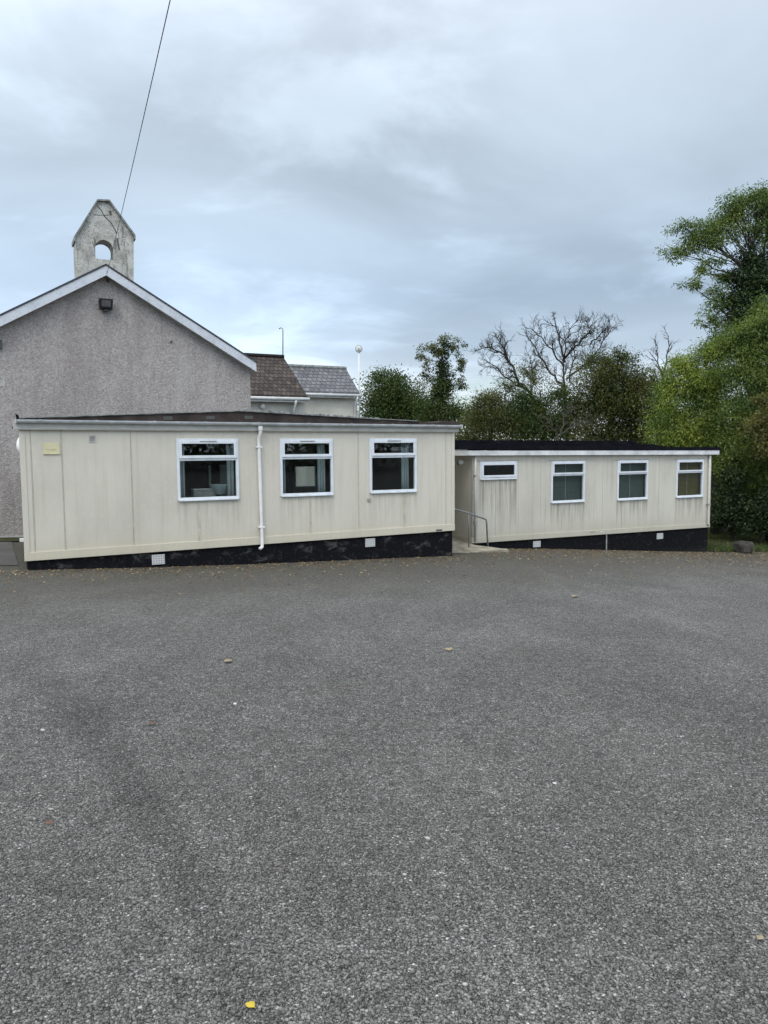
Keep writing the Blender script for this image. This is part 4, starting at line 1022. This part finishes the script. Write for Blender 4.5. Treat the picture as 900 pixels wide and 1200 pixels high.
# masts
def mast(name, label, cat, px, top, bot, D, r, head):
    p0 = at(px, bot, D); p1 = at(px - (0 if head != 'dish' else .4), top, D)
    z0 = p0.z
    e = empty(name, (p0.x, p0.y, z0)); H = p1.z - z0; dx = p1.x - p0.x
    if head == 'hook':
        MB().tube([(0, 0, 0), (dx, 0, H - .12), (dx - .02, 0, H - .03), (dx - .10, 0, H), (dx - .17, 0, H - .06)], r, 8).build('pole', M['steel'], e, smooth=True)
        MB().box(-.06, .06, -.06, .06, -.05, .03).build('bracket', M['steel'], e)
    else:
        MB().tube([(0, 0, 0), (dx, 0, H)], r, 8).build('pole', M['pipe'], e, smooth=True)
        c = MB(); 
        c.lathe([(.015, -.05), (.10, -.045), (.155, -.015), (.165, .0), (.155, -.005), (.02, -.03)], (dx, -.04, H), 20, 'y'); c.build('dish', M['vent'], e, smooth=True)
        k = MB().tube([(dx + .165 * math.cos(t), -.05, H + .165 * math.sin(t)) for t in [2 * math.pi * i / 20 for i in range(21)]], .012, 6); k.build('rim', M['grille'], e)
        MB().tube([(dx, -.05, H - .12), (dx, -.20, H - .02), (dx, -.20, H + .02)], .012, 6).build('feed_arm', M['seal'], e)
        for zz in (H * .25, H * .12, .06): MB().box(-.12, .12, -.02, .02, zz, zz + .03).build('bracket', M['steel'], e)
    tag(e, label, cat); return e
mast('antenna_mast', 'thin grey hooked aerial pole standing on the brown tiled roof', 'aerial', 331.5, 384, 424, 33.5, .022, 'hook')
mast('dish_mast', 'tall thin white pole with a small round dish on top beside the slate house', 'aerial', 421, 409, 492, 37.2, .035, 'dish')

# ================================================================== TREES
DENS = 2.9
class Leaves:
    def __init__(s, seed): s.r = np.random.default_rng(seed); s.c = []; 
    def add(s, centres, n_per, sigma, size, aspect=.42, droop=.35):
        r = s.r; C = np.repeat(centres, n_per, 0); n = len(C)
        off = r.normal(size=(n, 3)) * sigma; off[:, 2] *= .7
        P = C + off; ax = off / (np.linalg.norm(off, axis=1, keepdims=True) + 1e-6) + r.normal(size=(n, 3)) * .6; ax[:, 2] -= droop
        ax /= np.linalg.norm(ax, axis=1, keepdims=True)
        nn = r.normal(size=(n, 3)); nn[:, 2] += 1.3; sd_ = np.cross(ax, nn); sd_ /= np.linalg.norm(sd_, axis=1, keepdims=True) + 1e-6
        L = size * .80 * r.uniform(.6, 1.35, (n, 1)); W_ = L * aspect * r.uniform(.8, 1.2, (n, 1)) / 2
        up = np.cross(sd_, ax) * L * .12
        s.c.append(np.stack([P, P + ax * L * .5 + sd_ * W_ + up, P + ax * L, P + ax * L * .5 - sd_ * W_ + up], 1))
    def build(s, name, mat, parent):
        q = np.concatenate(s.c); o = np.array(parent.location) if parent else np.zeros(3)
        return np_mesh(name, q.reshape(-1, 3) - o, np.arange(len(q) * 4).reshape(-1, 4), mat, parent)

def wiggle(r, a, b, n, amp):
    a, b = Vector(a), Vector(b); L = (b - a).length; pts = []
    off = Vector((0, 0, 0))
    for i in range(n + 1):
        t = i / n; e = math.sin(math.pi * t)
        pts.append(a.lerp(b, t) + Vector((r.gauss(0, 1), r.gauss(0, 1), r.gauss(0, .6))) * amp * L * (.4 + .6 * e) * (0 if i in (0, n) else 1))
    return pts
def tree(name, label, D, foot_px, lobes, mat, seed, leaf=.13, dens=1.0, trunk_r=.22, sparse=(), sparse_mat=None, ivy=(), bark='bark', group=None, aspect=.42, droop=.35, sig=.32, fork_py=None, cat='tree', shell=.42):
    """lobes: (px, py, rx, ry[, depth offset]) in photo units at distance D"""
    r = random.Random(seed); rn = np.random.default_rng(seed)
    p = at(foot_px, 600, D); g0 = gz(p.x, p.y); root = empty(name, (p.x, p.y, g0))
    wood = MB(); k = D / 900
    all_l = list(lobes) + list(sparse) + list(ivy)
    cy_ = fork_py if fork_py else sum(l[1] for l in all_l) / len(all_l) + 8
    fork = at(foot_px + r.uniform(-3, 3), cy_, D)
    hgt = fork.z - g0
    tp = wiggle(r, (p.x, p.y, g0 - .2), fork, 5, .02)
    wood.tube(tp, [trunk_r * (1 - .35 * i / 5) for i in range(6)], 9)
    def limbs(ls, lv, n_per_area, sg, lsz, twig=True, asp=aspect):
        for L in ls:
            D_ = D + (L[4] if len(L) > 4 else 0); c = at(L[0], L[1], D_); rx, rz = L[2] * k, L[3] * k; ry = (rx + rz) / 2 * .95
            lp = wiggle(r, tp[3 + r.randrange(3)] if L[1] > cy_ - 5 else fork, c, 4, .06)
            br = max(.03, trunk_r * .38 * min(1, (rx + rz) / 3))
            wood.tube(lp, [br * (1 - .6 * i / 4) for i in range(5)], 6, False)
            nleaf = L[2] * L[3] * 3.14 * n_per_area * dens
            npc = 80; nc = max(6, int(nleaf * DENS / npc))
            d = rn.normal(size=(nc, 3)); d /= np.linalg.norm(d, axis=1, keepdims=True)
            rad = rn.uniform(0, 1, (nc, 1)) ** shell * rn.uniform(.68, 1.30, (nc, 1)); ctr = np.array(c) + d * rad * np.array([rx, ry, rz])
            lv.add(ctr, npc, sg * min(1, (rx + rz) / 2.2), lsz, asp, droop)
            if twig:
                for q_ in ctr[::max(1, nc // 26)]:
                    s0 = lp[r.choice((2, 3, 4))]; tw = wiggle(r, s0, Vector(q_), 3, .08)
                    wood.tube(tw, [br * .38, br * .28, br * .2, .008], 4, False)
    lv = Leaves(seed)
    if lobes: limbs(lobes, lv, .9, sig, leaf)
    if sparse: 
        lv2 = lv if sparse_mat is None else Leaves(seed + 1); limbs(sparse, lv2, .42, sig * .8, leaf)
        if lv2 is not lv: lv2.build('crown', sparse_mat, root)
    if lobes or (sparse and sparse_mat is None): lv.build('crown', mat, root)
    if ivy:
        li = Leaves(seed + 2); limbs(ivy, li, 1.3, sig * .8, .11, False, .8); li.build('ivy', M['lf_ivy'], root)
    wo_ = MB(); wo_.v = [tuple(Vector(v) - root.location) for v in wood.v]; wo_.f = wood.f
    wo_.build('trunk', M[bark], root, smooth=True)
    tag(root, label, cat, group); return root

# left group
tree('broadleaf_tree', 'dark green bushy tree just right of the pole with the round dish', 47, 465,
     [(452, 456, 26, 20), (440, 474, 17, 20), (468, 468, 30, 22), (460, 486, 40, 18), (484, 484, 24, 20), (446, 440, 12, 7), (466, 445, 11, 8), (505, 490, 20, 16)], M['lf_dark'], 11, .17, .95, .3, sig=.42, aspect=.55)
tree('ivy_clad_tree', 'tall narrow tree with ivy-thick stem and thin airy top, left of the blue sky gap', 43, 518,
     [(518, 478, 21, 22), (503, 484, 16, 18), (535, 484, 10, 18), (518, 455, 15, 17)], M['lf_dark'], 12, .15, .95, .24,
     sparse=[(520, 399, 13, 7), (504, 408, 12, 9), (534, 406, 9, 8), (497, 420, 9, 9), (539, 424, 7, 9), (501, 443, 11, 9), (541, 447, 8, 9), (513, 412, 9, 9)], sparse_mat=M['lf_olive'],
     ivy=[(519, 432, 9, 19), (518, 455, 12, 15), (520, 412, 5, 10)], fork_py=425)
tree('olive_shrub', 'olive green shrub rising between the narrow ivy tree and the bare tree', 38, 578,
     [(558, 497, 20, 22), (580, 478, 22, 24), (551, 512, 16, 14), (598, 495, 22, 24), (573, 466, 12, 13), (560, 480, 8, 14)], M['lf_olive'], 13, .13, 1.0, .14, sig=.34, cat='shrub')
tree('hedge_tree', 'dull green bushy growth in front of the foot of the bare tree', 37, 640,
     [(618, 492, 26, 24), (640, 500, 30, 20), (660, 490, 24, 24), (612, 466, 20, 14), (672, 472, 18, 20), (636, 474, 20, 14), (655, 462, 14, 9)], M['lf_dark'], 14, .13, .95, .16, sparse=[(600, 452, 14, 9), (621, 440, 10, 12)], sparse_mat=M['lf_olive'], sig=.34)
tree('turning_tree', 'dense brown-green tree with turning leaves behind the right half of the farther cabin roof', 36, 715,
     [(696, 450, 26, 24), (720, 436, 24, 20), (742, 446, 20, 18), (688, 424, 12, 9), (757, 458, 14, 14), (694, 482, 26, 24), (725, 478, 30, 28), (752, 486, 22, 26), (732, 416, 14, 10), (700, 505, 36, 16), (745, 508, 30, 14), (706, 424, 12, 11)], M['lf_brown'], 15, .13, 1.0, .22,
     ivy=[(712, 462, 16, 22), (735, 470, 16, 20)], sig=.34)
tree('sapling', 'slim half-bare sapling between the turning tree and the light green tree', 34, 772,
     [(770, 470, 12, 28), (776, 500, 18, 22)], M['lf_olive'], 16, .12, .9, .08, sparse=[(766, 440, 9, 14), (780, 440, 8, 16)], sparse_mat=M['lf_brown'], sig=.28)

# bare tree with explicit limbs
def bare_tree(name, label, D, foot_px, limbs, seed, r0, levels=3, leaf_spots=(), mat=None, bark='bark', spread=.55):
    r = random.Random(seed); p = at(foot_px, 600, D); g0 = gz(p.x, p.y); root = empty(name, (p.x, p.y, g0)); m = MB()
    def grow(a, d, L, rad, lv):
        n = 4; pts = [Vector(a)]; dd = d.normalized()
        for i in range(n):
            dd = (dd + Vector((r.gauss(0, .17), r.gauss(0, .17), r.gauss(.04, .15)))).normalized(); pts.append(pts[-1] + dd * L / n)
        m.tube(pts, [rad * (1 - .65 * i / n) for i in range(n + 1)], 5 if lv < 2 else 4, False)
        if lv >= levels: return
        for i in range(1, n + 1):
            for _ in range(1 + (r.random() < .35)):
                if r.random() < .8:
                    side = dd.cross(Vector((r.gauss(0, 1), r.gauss(0, 1), r.gauss(0, 1)))).normalized()
                    grow(pts[i], dd * (1 - spread) + side * spread + Vector((0, 0, .12)), L * r.uniform(.42, .70), rad * .45 * (1 - .35 * i / n) + .005, lv + 1)
    for (path, rr, doff) in limbs:
        pts = [at(x, y, D + doff * j / max(1, len(path) - 1)) for j, (x, y) in enumerate(path)]
        if path[0][1] >= 600: pts[0].z = g0 - .2
        fine = []
        for a, b in zip(pts[:-1], pts[1:]):
            for t in (0, .33, .66): fine.append(a.lerp(b, t) + Vector((r.gauss(0, .04), r.gauss(0, .1), r.gauss(0, .04))))
        fine.append(pts[-1]); nn = len(fine)
        m.tube(fine, [rr * .72 * (1 - .8 * i / (nn - 1)) + .010 for i in range(nn)], 7, False)
        for i in range(nn // 3, nn):
            dd = (fine[min(i + 1, nn - 1)] - fine[max(i - 1, 0)]).normalized()
            for _ in range(2):
                side = dd.cross(Vector((r.gauss(0, 1), r.gauss(0, 1), r.gauss(0, 1)))).normalized()
                grow(fine[i], dd * .5 + side * .55 + Vector((0, 0, .15)), (1 - .4 * i / nn) * D * .021 * r.uniform(.5, 1.3), rr * .34 * (1 - .6 * i / nn) + .006, 1)
    m.v = [tuple(Vector(v) - root.location) for v in m.v]; m.build('trunk', M[bark], root, smooth=True)
    if leaf_spots:
        lv = Leaves(seed); rn = np.random.default_rng(seed); k = D / 900
        for (x, y, rx, ry, n) in leaf_spots:
            c = np.array(at(x, y, D)); lv.add(c + rn.normal(size=(n, 3)) * np.array([rx, rx, ry]) * k * .55, 14, .22, .12)
        lv.build('crown', mat, root)
    tag(root, label, 'tree'); return root
bare_tree('bare_tree', 'bare spreading dark-branched tree standing out against the sky above the farther cabin', 41, 662,
    [([(662, 610), (663, 470), (660, 424)], .13, 0), ([(660, 424), (656, 400), (650, 374)], .075, .5), ([(660, 424), (668, 410), (678, 403), (692, 388), (688, 377)], .075, -1),
     ([(690, 402), (700, 396), (714, 381)], .045, -.5), ([(662, 452), (654, 446), (642, 432), (630, 415), (617, 394)], .075, .8), ([(661, 430), (650, 414), (640, 402), (624, 386)], .055, -.8),
     ([(663, 445), (690, 425), (702, 408), (717, 384)], .06, 1.2), ([(666, 448), (671, 425), (673, 404)], .05, -.6), ([(660, 424), (663, 400), (672, 380)], .05, .3),
     ([(650, 505), (634, 482), (622, 462), (606, 444), (597, 424), (585, 412), (569, 407)], .12, .5), ([(599, 428), (590, 410), (586, 397)], .05, 0), ([(612, 450), (596, 444), (583, 432), (568, 421)], .05, .4), ([(622, 462), (626, 440), (621, 420)], .05, -.4)],
    21, .17, 3, [(627, 430, 14, 12, 44), (622, 440, 12, 10, 30), (640, 446, 14, 10, 26), (676, 420, 12, 12, 24), (600, 432, 10, 8, 14), (692, 390, 10, 8, 24), (676, 398, 7, 7, 8), (655, 455, 20, 8, 26), (606, 452, 18, 8, 20)], M['lf_olive'])
bare_tree('bare_sapling', 'spindly leafless sapling tips left of the light green tree', 35, 778,
    [([(778, 610), (776, 460), (780, 425), (783, 398)], .07, 0), ([(777, 450), (770, 425), (771, 408)], .04, 0)], 22, .05, 2, bark='deadwood')
bare_tree('dead_shrub', 'grey dead twiggy shrub poking over the black roof of the farther cabin', 30, 658,
    [([(655, 610), (652, 510), (640, 490)], .03, 0), ([(655, 510), (662, 492), (668, 478)], .022, 0), ([(652, 512), (672, 500), (684, 494)], .022, 0)], 23, .05, 2, bark='deadwood', spread=.7)

# right group
RG = None
tree('ash_tree', 'tall airy ash tree with ivy-dark stem at the right edge of the sky', 33, 893,
     [(836, 266, 19, 12), (858, 242, 18, 11), (886, 232, 20, 12), (802, 266, 14, 10), (793, 297, 18, 9), (812, 280, 16, 12), (830, 284, 18, 14), (872, 250, 22, 14), (856, 272, 16, 12), (812, 290, 12, 9), (905, 248, 22, 16), (925, 240, 24, 20), (940, 280, 26, 24), (900, 275, 16, 16), (834, 304, 12, 9), (884, 268, 16, 12), (866, 232, 14, 9), (892, 224, 16, 8), (848, 256, 14, 9), (862, 372, 20, 14), (852, 350, 14, 10), (848, 398, 20, 12)],
     M['lf_ash'], 31, .15, .62, .30, sparse=[(806, 332, 14, 8), (820, 318, 10, 8), (840, 340, 14, 12), (843, 362, 18, 14), (848, 322, 10, 12), (848, 384, 18, 13), (830, 375, 10, 8)],
     ivy=[(878, 305, 14, 18), (868, 325, 18, 16), (886, 340, 24, 24), (866, 352, 20, 14), (900, 320, 20, 26), (880, 372, 28, 16), (935, 340, 28, 36)], aspect=.32, droop=.6, sig=.36, fork_py=330)
tree('light_green_tree', 'rounded light green tree overhanging the right end of the farther cabin', 31, 842,
     [(800, 428, 20, 14), (826, 415, 22, 14), (782, 455, 16, 18), (812, 452, 26, 24), (790, 490, 24, 26), (840, 445, 28, 24), (830, 488, 34, 30), (806, 515, 34, 20), (848, 520, 34, 24), (778, 515, 16, 16), (850, 410, 18, 12)],
     M['lf_light'], 32, .135, 1.05, .26, aspect=.34, droop=.55, sig=.34)
tree('mid_green_tree', 'mid green leafy tree filling the right edge below the tall ash', 29, 905,
     [(866, 396, 16, 16), (850, 402, 12, 10), (884, 380, 20, 18), (910, 370, 22, 20), (868, 405, 18, 14), (892, 398, 20, 16), (870, 435, 24, 24), (900, 430, 26, 28), (872, 475, 26, 28), (908, 470, 26, 30), (866, 522, 26, 26), (900, 520, 28, 26), (880, 555, 26, 18), (940, 440, 30, 40), (945, 510, 36, 40), (850, 548, 16, 14), (920, 560, 26, 18)],
     M['lf_ash'], 33, .13, 1.05, .26, aspect=.36, droop=.5, sig=.34)
tree('turning_tree', 'small yellow-brown tree hanging in at the right edge of the picture', 27, 925,
     [(890, 498, 16, 16), (912, 480, 20, 20), (905, 520, 18, 18), (925, 505, 26, 26), (893, 470, 9, 10)], M['lf_gold'], 34, .12, .85, .14, aspect=.4, droop=.5, sig=.26)
for i, (px, D, lo, lab) in enumerate([
    (860, 28.5, [(852, 590, 14, 26), (868, 600, 18, 20), (855, 560, 14, 16), (844, 610, 9, 14)], 'dark shaded shrub against the right end of the farther cabin'),
    (893, 27.8, [(888, 604, 18, 18), (905, 598, 22, 24), (930, 600, 26, 26), (878, 618, 14, 10)], 'dark shaded shrub behind the rock at the right edge'),
    (890, 32, [(880, 570, 26, 26), (850, 560, 22, 26), (915, 565, 30, 30), (870, 605, 40, 22), (955, 580, 40, 40)], 'dark evergreen thicket in the gloom below the right-hand trees')]):
    tree('woodland_shrub', lab, D, px, lo, M['lf_ivy'], 40 + i, .11, 1.15, .07, aspect=.6, sig=.26, cat='shrub')  # dark ivy leaves put the shade under the crowns into the shrub colour

# far wood beyond everything
lv = Leaves(77); rn = np.random.default_rng(77)
cs = []
for i in range(5200):
    x = rn.uniform(-60, 85); t = (x + 50) / 125; y = 66 + rn.normal() * 3.5 - 12 * max(0, x - 25) / 50
    top_ = 6.2 + 1.3 * math.sin(x * .23) + .8 * math.sin(x * .61 + 1)
    z = gz(x, y) + rn.uniform(0, 1) ** .7 * top_
    cs.append((x, y, z))
lv.add(np.array(cs), 40, .62, .30, .6, .2); fw_ = lv.build('far_wood', M['lf_far'], None); tag(fw_, 'low dull green belt of far woodland behind the cabins and houses', 'woodland', None, 'stuff')

# unseen trees added behind the viewer, to darken what the window panes mirror
lv = Leaves(78); rn = np.random.default_rng(78); cs = []
for i in range(1400):
    x = rn.uniform(-70, 70); y = -30 + rn.normal() * 2.5; top_ = 8.5 + 2.2 * math.sin(x * .31) + 1.2 * math.sin(x * .83 + 2)
    cs.append((x, y, gz(x, y) + rn.uniform(0, 1) ** .8 * top_))
lv.add(np.array(cs), 22, 1.1, .7, .7, .2); tb = lv.build('unseen_tree_belt', M['lf_far'], None); tag(tb, 'unseen belt of green trees added behind the viewer to darken the window reflections', 'woodland', None, 'stuff')
# ------------------------------------------------------------------ grass tufts, leaf litter, chippings
def blades(n, region, hgt, seed, name, mat, label):
    rn = np.random.default_rng(seed); P = region(rn, n); x, y = P[:, 0], P[:, 1]; z = ground_z(x, y) + .02
    a = rn.uniform(0, 6.283, n); h = hgt * rn.uniform(.4, 1.3, n); w_ = rn.uniform(.006, .014, n); lx = rn.normal(0, .4, n) * h; ly = rn.normal(0, .4, n) * h
    b0 = np.stack([x - np.cos(a) * w_, y - np.sin(a) * w_, z], 1); b1 = np.stack([x + np.cos(a) * w_, y + np.sin(a) * w_, z], 1); tp_ = np.stack([x + lx, y + ly, z + h], 1)
    V = np.stack([b0, b1, tp_], 1).reshape(-1, 3); o = np_mesh(name, V, np.arange(n * 3).reshape(-1, 3), mat); tag(o, label, 'grass', None, 'stuff'); return o
def reg_verge(rn, n):
    u = L2 + .15 + rn.uniform(0, 1, n) ** .8 * 8; v = rn.uniform(-.1, 6, n) - np.maximum(0, u - L2 - 2.5) * .3
    return np.stack([F2.o.x + u * F2.c - v * F2.s, F2.o.y + u * F2.s + v * F2.c], 1)
blades(26000, reg_verge, .17, 5, 'grass', M['grass'], 'patchy rough grass at the right end of the farther cabin')
def scatter_leaves(n, seed):
    rn = np.random.default_rng(seed); P = []
    # mostly a drift along the farther cabin and right-hand side
    m1 = int(n * .62); u = rn.uniform(-1, L2 + 5, m1); v = -.1 - rn.exponential(1.9, m1)
    P.append(np.stack([F2.o.x + u * F2.c - v * F2.s, F2.o.y + u * F2.s + v * F2.c], 1))
    m2 = int(n * .22); u = rn.uniform(-1, L1, m2); v = -.05 - rn.exponential(.8, m2)
    P.append(np.stack([F1.o.x + u * F1.c - v * F1.s, F1.o.y + u * F1.s + v * F1.c], 1))
    m3 = int(n * .10); yy = 13 + rn.uniform(0, 9, m3); P.append(np.stack([rn.uniform(-.2, .75, m3) * yy, yy], 1))
    m4 = 0; yy = 4 + rn.uniform(0, 10, m4); P.append(np.stack([rn.uniform(-.5, .5, m4) * yy, yy], 1))
    P = np.concatenate(P)
    inside = np.zeros(len(P), bool)
    for F, L in ((F1, L1), (F2, L2)):
        dx, dy = P[:, 0] - F.o.x, P[:, 1] - F.o.y; u = dx * F.c + dy * F.s; v = -dx * F.s + dy * F.c; inside |= (u > -.05) & (u < L + .05) & (v > -.02)
    P = P[~inside]; n = len(P); x, y = P[:, 0], P[:, 1]; z = ground_z(x, y) + .012
    a = rn.uniform(0, 6.283, n); s_ = rn.uniform(.012, .032, n); q = []
    for k in range(4):
        t = a + k * math.pi / 2; rr = s_ * (1.0 if k % 2 == 0 else .55)
        q.append(np.stack([x + np.cos(t) * rr, y + np.sin(t) * rr, z + rn.uniform(-.004, .014, n)], 1))
    o = np_mesh('leaf_litter', np.stack(q, 1).reshape(-1, 3), np.arange(n * 4).reshape(-1, 4), M['litter'])
    tag(o, 'scattered brown and yellow fallen leaves along the foot of the cabins', 'leaf litter', None, 'stuff')
scatter_leaves(7500, 9)

phi = (1 + 5 ** .5) / 2
ico = np.array([(-1, phi, 0), (1, phi, 0), (-1, -phi, 0), (1, -phi, 0), (0, -1, phi), (0, 1, phi), (0, -1, -phi), (0, 1, -phi), (phi, 0, -1), (phi, 0, 1), (-phi, 0, -1), (-phi, 0, 1)]); ico /= np.linalg.norm(ico[0])
icf = np.array([(0, 11, 5), (0, 5, 1), (0, 1, 7), (0, 7, 10), (0, 10, 11), (1, 5, 9), (5, 11, 4), (11, 10, 2), (10, 7, 6), (7, 1, 8), (3, 9, 4), (3, 4, 2), (3, 2, 6), (3, 6, 8), (3, 8, 9), (4, 9, 5), (2, 4, 11), (6, 2, 10), (8, 6, 7), (9, 8, 1)])
octv = np.array([(1, 0, 0), (-1, 0, 0), (0, 1, 0), (0, -1, 0), (0, 0, 1), (0, 0, -1)], float); octf = np.array([(0, 2, 4), (2, 1, 4), (1, 3, 4), (3, 0, 4), (2, 0, 5), (1, 2, 5), (3, 1, 5), (0, 3, 5)])
def stones(n, y0, y1, r0, r1, seed, base, bf, name, label):
    rn = np.random.default_rng(seed); y = y0 + (y1 - y0) * (rn.beta(1.0, 1.7, n) if y0 < 2 else rn.beta(1.5, 2.0, n)); x = rn.uniform(-.72, .72, n) * (y + 1.6) + rn.normal(0, .25, n)
    z = ground_z(x, y); s_ = r0 + (r1 - r0) * rn.uniform(0, 1, n) ** 2.6
    V = base[None] * rn.uniform(.72, 1.22, (n, len(base), 1)); V = V * np.stack([rn.uniform(.8, 1.3, n), rn.uniform(.6, 1, n), rn.uniform(.45, .8, n)], 1)[:, None]
    # random tilt
    q = rn.normal(size=(n, 4)) * np.array([1, .28, .28, 1]); q /= np.linalg.norm(q, axis=1, keepdims=True); w_, a, b, c = q.T
    Rm = np.stack([1 - 2 * (b * b + c * c), 2 * (a * b - c * w_), 2 * (a * c + b * w_), 2 * (a * b + c * w_), 1 - 2 * (a * a + c * c), 2 * (b * c - a * w_), 2 * (a * c - b * w_), 2 * (b * c + a * w_), 1 - 2 * (a * a + b * b)], 1).reshape(n, 3, 3)
    V = np.einsum('nij,nkj->nki', Rm, V) * s_[:, None, None] + np.stack([x, y, z + s_ * .18], 1)[:, None]
    Fa = (bf[None] + (np.arange(n) * len(base))[:, None, None]).reshape(-1, 3)
    o = np_mesh(name, V.reshape(-1, 3), Fa, M['stones']); tag(o, label, 'gravel', None, 'stuff'); return o
stones(170000, 1.3, 4.8, .0026, .0078, 1, ico, icf, 'loose_chippings', 'coarse grey angular chippings of the yard nearest the viewer')
stones(190000, 2.5, 11.0, .0035, .0085, 2, octv, octf, 'loose_chippings', 'grey angular chippings spread over the middle of the yard')

# single pale stones and leaves one can pick out on the yard
def on_ground(px, py):
    d = sight(px, py); lo, hi = .5, 60.
    for _ in range(50):
        t = (lo + hi) / 2; p = Vector((0, 0, EYE)) + d * t
        if p.z > gz(p.x, p.y): lo = t
        else: hi = t
    return p
def pebble(px, py, r_, mat, label, seed):
    rn = np.random.default_rng(seed); p = on_ground(px, py); V = ico * rn.uniform(.8, 1.2, (12, 1)) * np.array([1, .7, .55]) * r_
    o = np_mesh('loose_stone', V, icf, mat); o.location = (p.x, p.y, p.z + r_ * .35); o.rotation_euler[2] = rn.uniform(0, 6); md = o.modifiers.new('b', 'SUBSURF'); md.levels = md.render_levels = 1
    tag(o, label, 'stone', 'pale stones lying on the yard')
pebble(275.5, 826, .022, M['white_stone'], 'small bright white stone left of centre in the middle of the yard', 1)
pebble(501, 984, .017, M['kerb'], 'flat pale grey stone near the centre of the lower yard', 2)
pebble(474, 1026, .013, M['kerb'], 'pale grey stone just below and left of the flat one', 3)
pebble(50, 857, .022, M['kerb'], 'pale grey stone near the left edge of the yard', 4)
pebble(650, 919, .014, M['white_stone'], 'tiny white stone right of centre on the yard', 5)
pebble(545, 1155, .012, M['kerb'], 'pale rounded stone near the bottom of the yard, below centre', 6)
def leafobj(px, py, size, mat, label, seed):
    r = random.Random(seed); p = on_ground(px, py); e = MB(); n = 10; pr = []
    for k in range(n + 1):
        t = k / n; w_ = math.sin(math.pi * t ** .8) * .36 * (1 + .18 * (k % 2)); pr.append((t - .5, w_, .12 * (t - .5) ** 2 + r.uniform(0, .03)))
    for (a, w_, z) in pr: e.v += [(a * size, -w_ * size, (z + w_ * .35) * size), (a * size, 0, z * size), (a * size, w_ * size, (z + w_ * .35) * size)]
    for k in range(n):
        b = k * 3; e.f += [(b, b + 1, b + 4, b + 3), (b + 1, b + 2, b + 5, b + 4)]
    rt = empty('fallen_leaf', (p.x, p.y, p.z + .012), r.uniform(0, 6)); o = e.build('blade', mat, rt, smooth=True); md = o.modifiers.new('t', 'SOLIDIFY'); md.thickness = .0008
    MB().tube([(-.5 * size, 0, .03 * size), (-.72 * size, .03 * size, .08 * size)], size * .02, 5).build('stalk', mat, rt)
    tag(rt, label, 'leaf', 'fallen leaves lying on the yard')
leafobj(293, 1183, .034, M['leaf_yellow'], 'bright yellow leaf on the gravel at the bottom of the picture', 1)
leafobj(268, 776.5, .09, M['leaf_tan'], 'pale curled leaf on the yard left of centre, above the white stone', 2)
leafobj(178, 850, .045, M['leaf_red'], 'reddish leaf on the left part of the yard', 3)
leafobj(58, 967, .04, M['leaf_red'], 'crumpled red-brown leaf near the lower left edge', 4)
leafobj(891, 1103, .03, M['leaf_tan'], 'small tan leaf near the lower right edge', 5)
leafobj(526, 763, .10, M['leaf_tan'], 'brown leaf right of centre on the yard, nearest the cabins', 6)
leafobj(675, 700, .14, M['leaf_tan'], 'pale leaf in front of the second window of the farther cabin', 7)

# rock and log at the right
p = at(874, 641.5, 26); p = on_ground(872, 648)
bm = bmesh.new(); bmesh.ops.create_icosphere(bm, subdivisions=3, radius=1); rr = random.Random(5)
ph = [(Vector((rr.gauss(0, 1), rr.gauss(0, 1), rr.gauss(0, 1))).normalized(), rr.uniform(.62, .85)) for _ in range(12)]
for v in bm.verts:
    d = v.co.normalized(); k = min([1.0] + [c / max(.05, d.dot(n)) for n, c in ph if d.dot(n) > .05]); v.co = d * k * (1 + rr.uniform(-.015, .015))
    v.co.x *= .40; v.co.y *= .34; v.co.z *= .33
me = bpy.data.meshes.new('boulder'); bm.to_mesh(me); bm.free(); me.materials.append(M['rock'])
o = bpy.data.objects.new('boulder', me); COL.objects.link(o); o.location = (p.x, p.y, gz(p.x, p.y) + .16); o.rotation_euler = (0, 0, .5)
tag(o, 'squat dark grey boulder on the grass at the right edge', 'boulder')
p = on_ground(845, 641); lg = MB().tube([(-.62, 0, 0), (-.2, .02, .02), (.2, -.01, .01), (.6, .03, 0)], [.07, .075, .07, .06], 10).build('fallen_log', M['log'], None, smooth=True)
lg.location = (p.x + .1, p.y, gz(p.x, p.y) + .06); lg.rotation_euler[2] = PSI; tag(lg, 'dark fallen log lying just right of the farther cabin corner', 'log')

# old tarmac strip at the chapel foot, left of the near cabin
patch('chapel_path', [q(F1, -7, .9), q(F1, -.1, .9), q(F1, -.1, 7.6), q(F1, -7, 7.6)], M['path'], .012, .6)
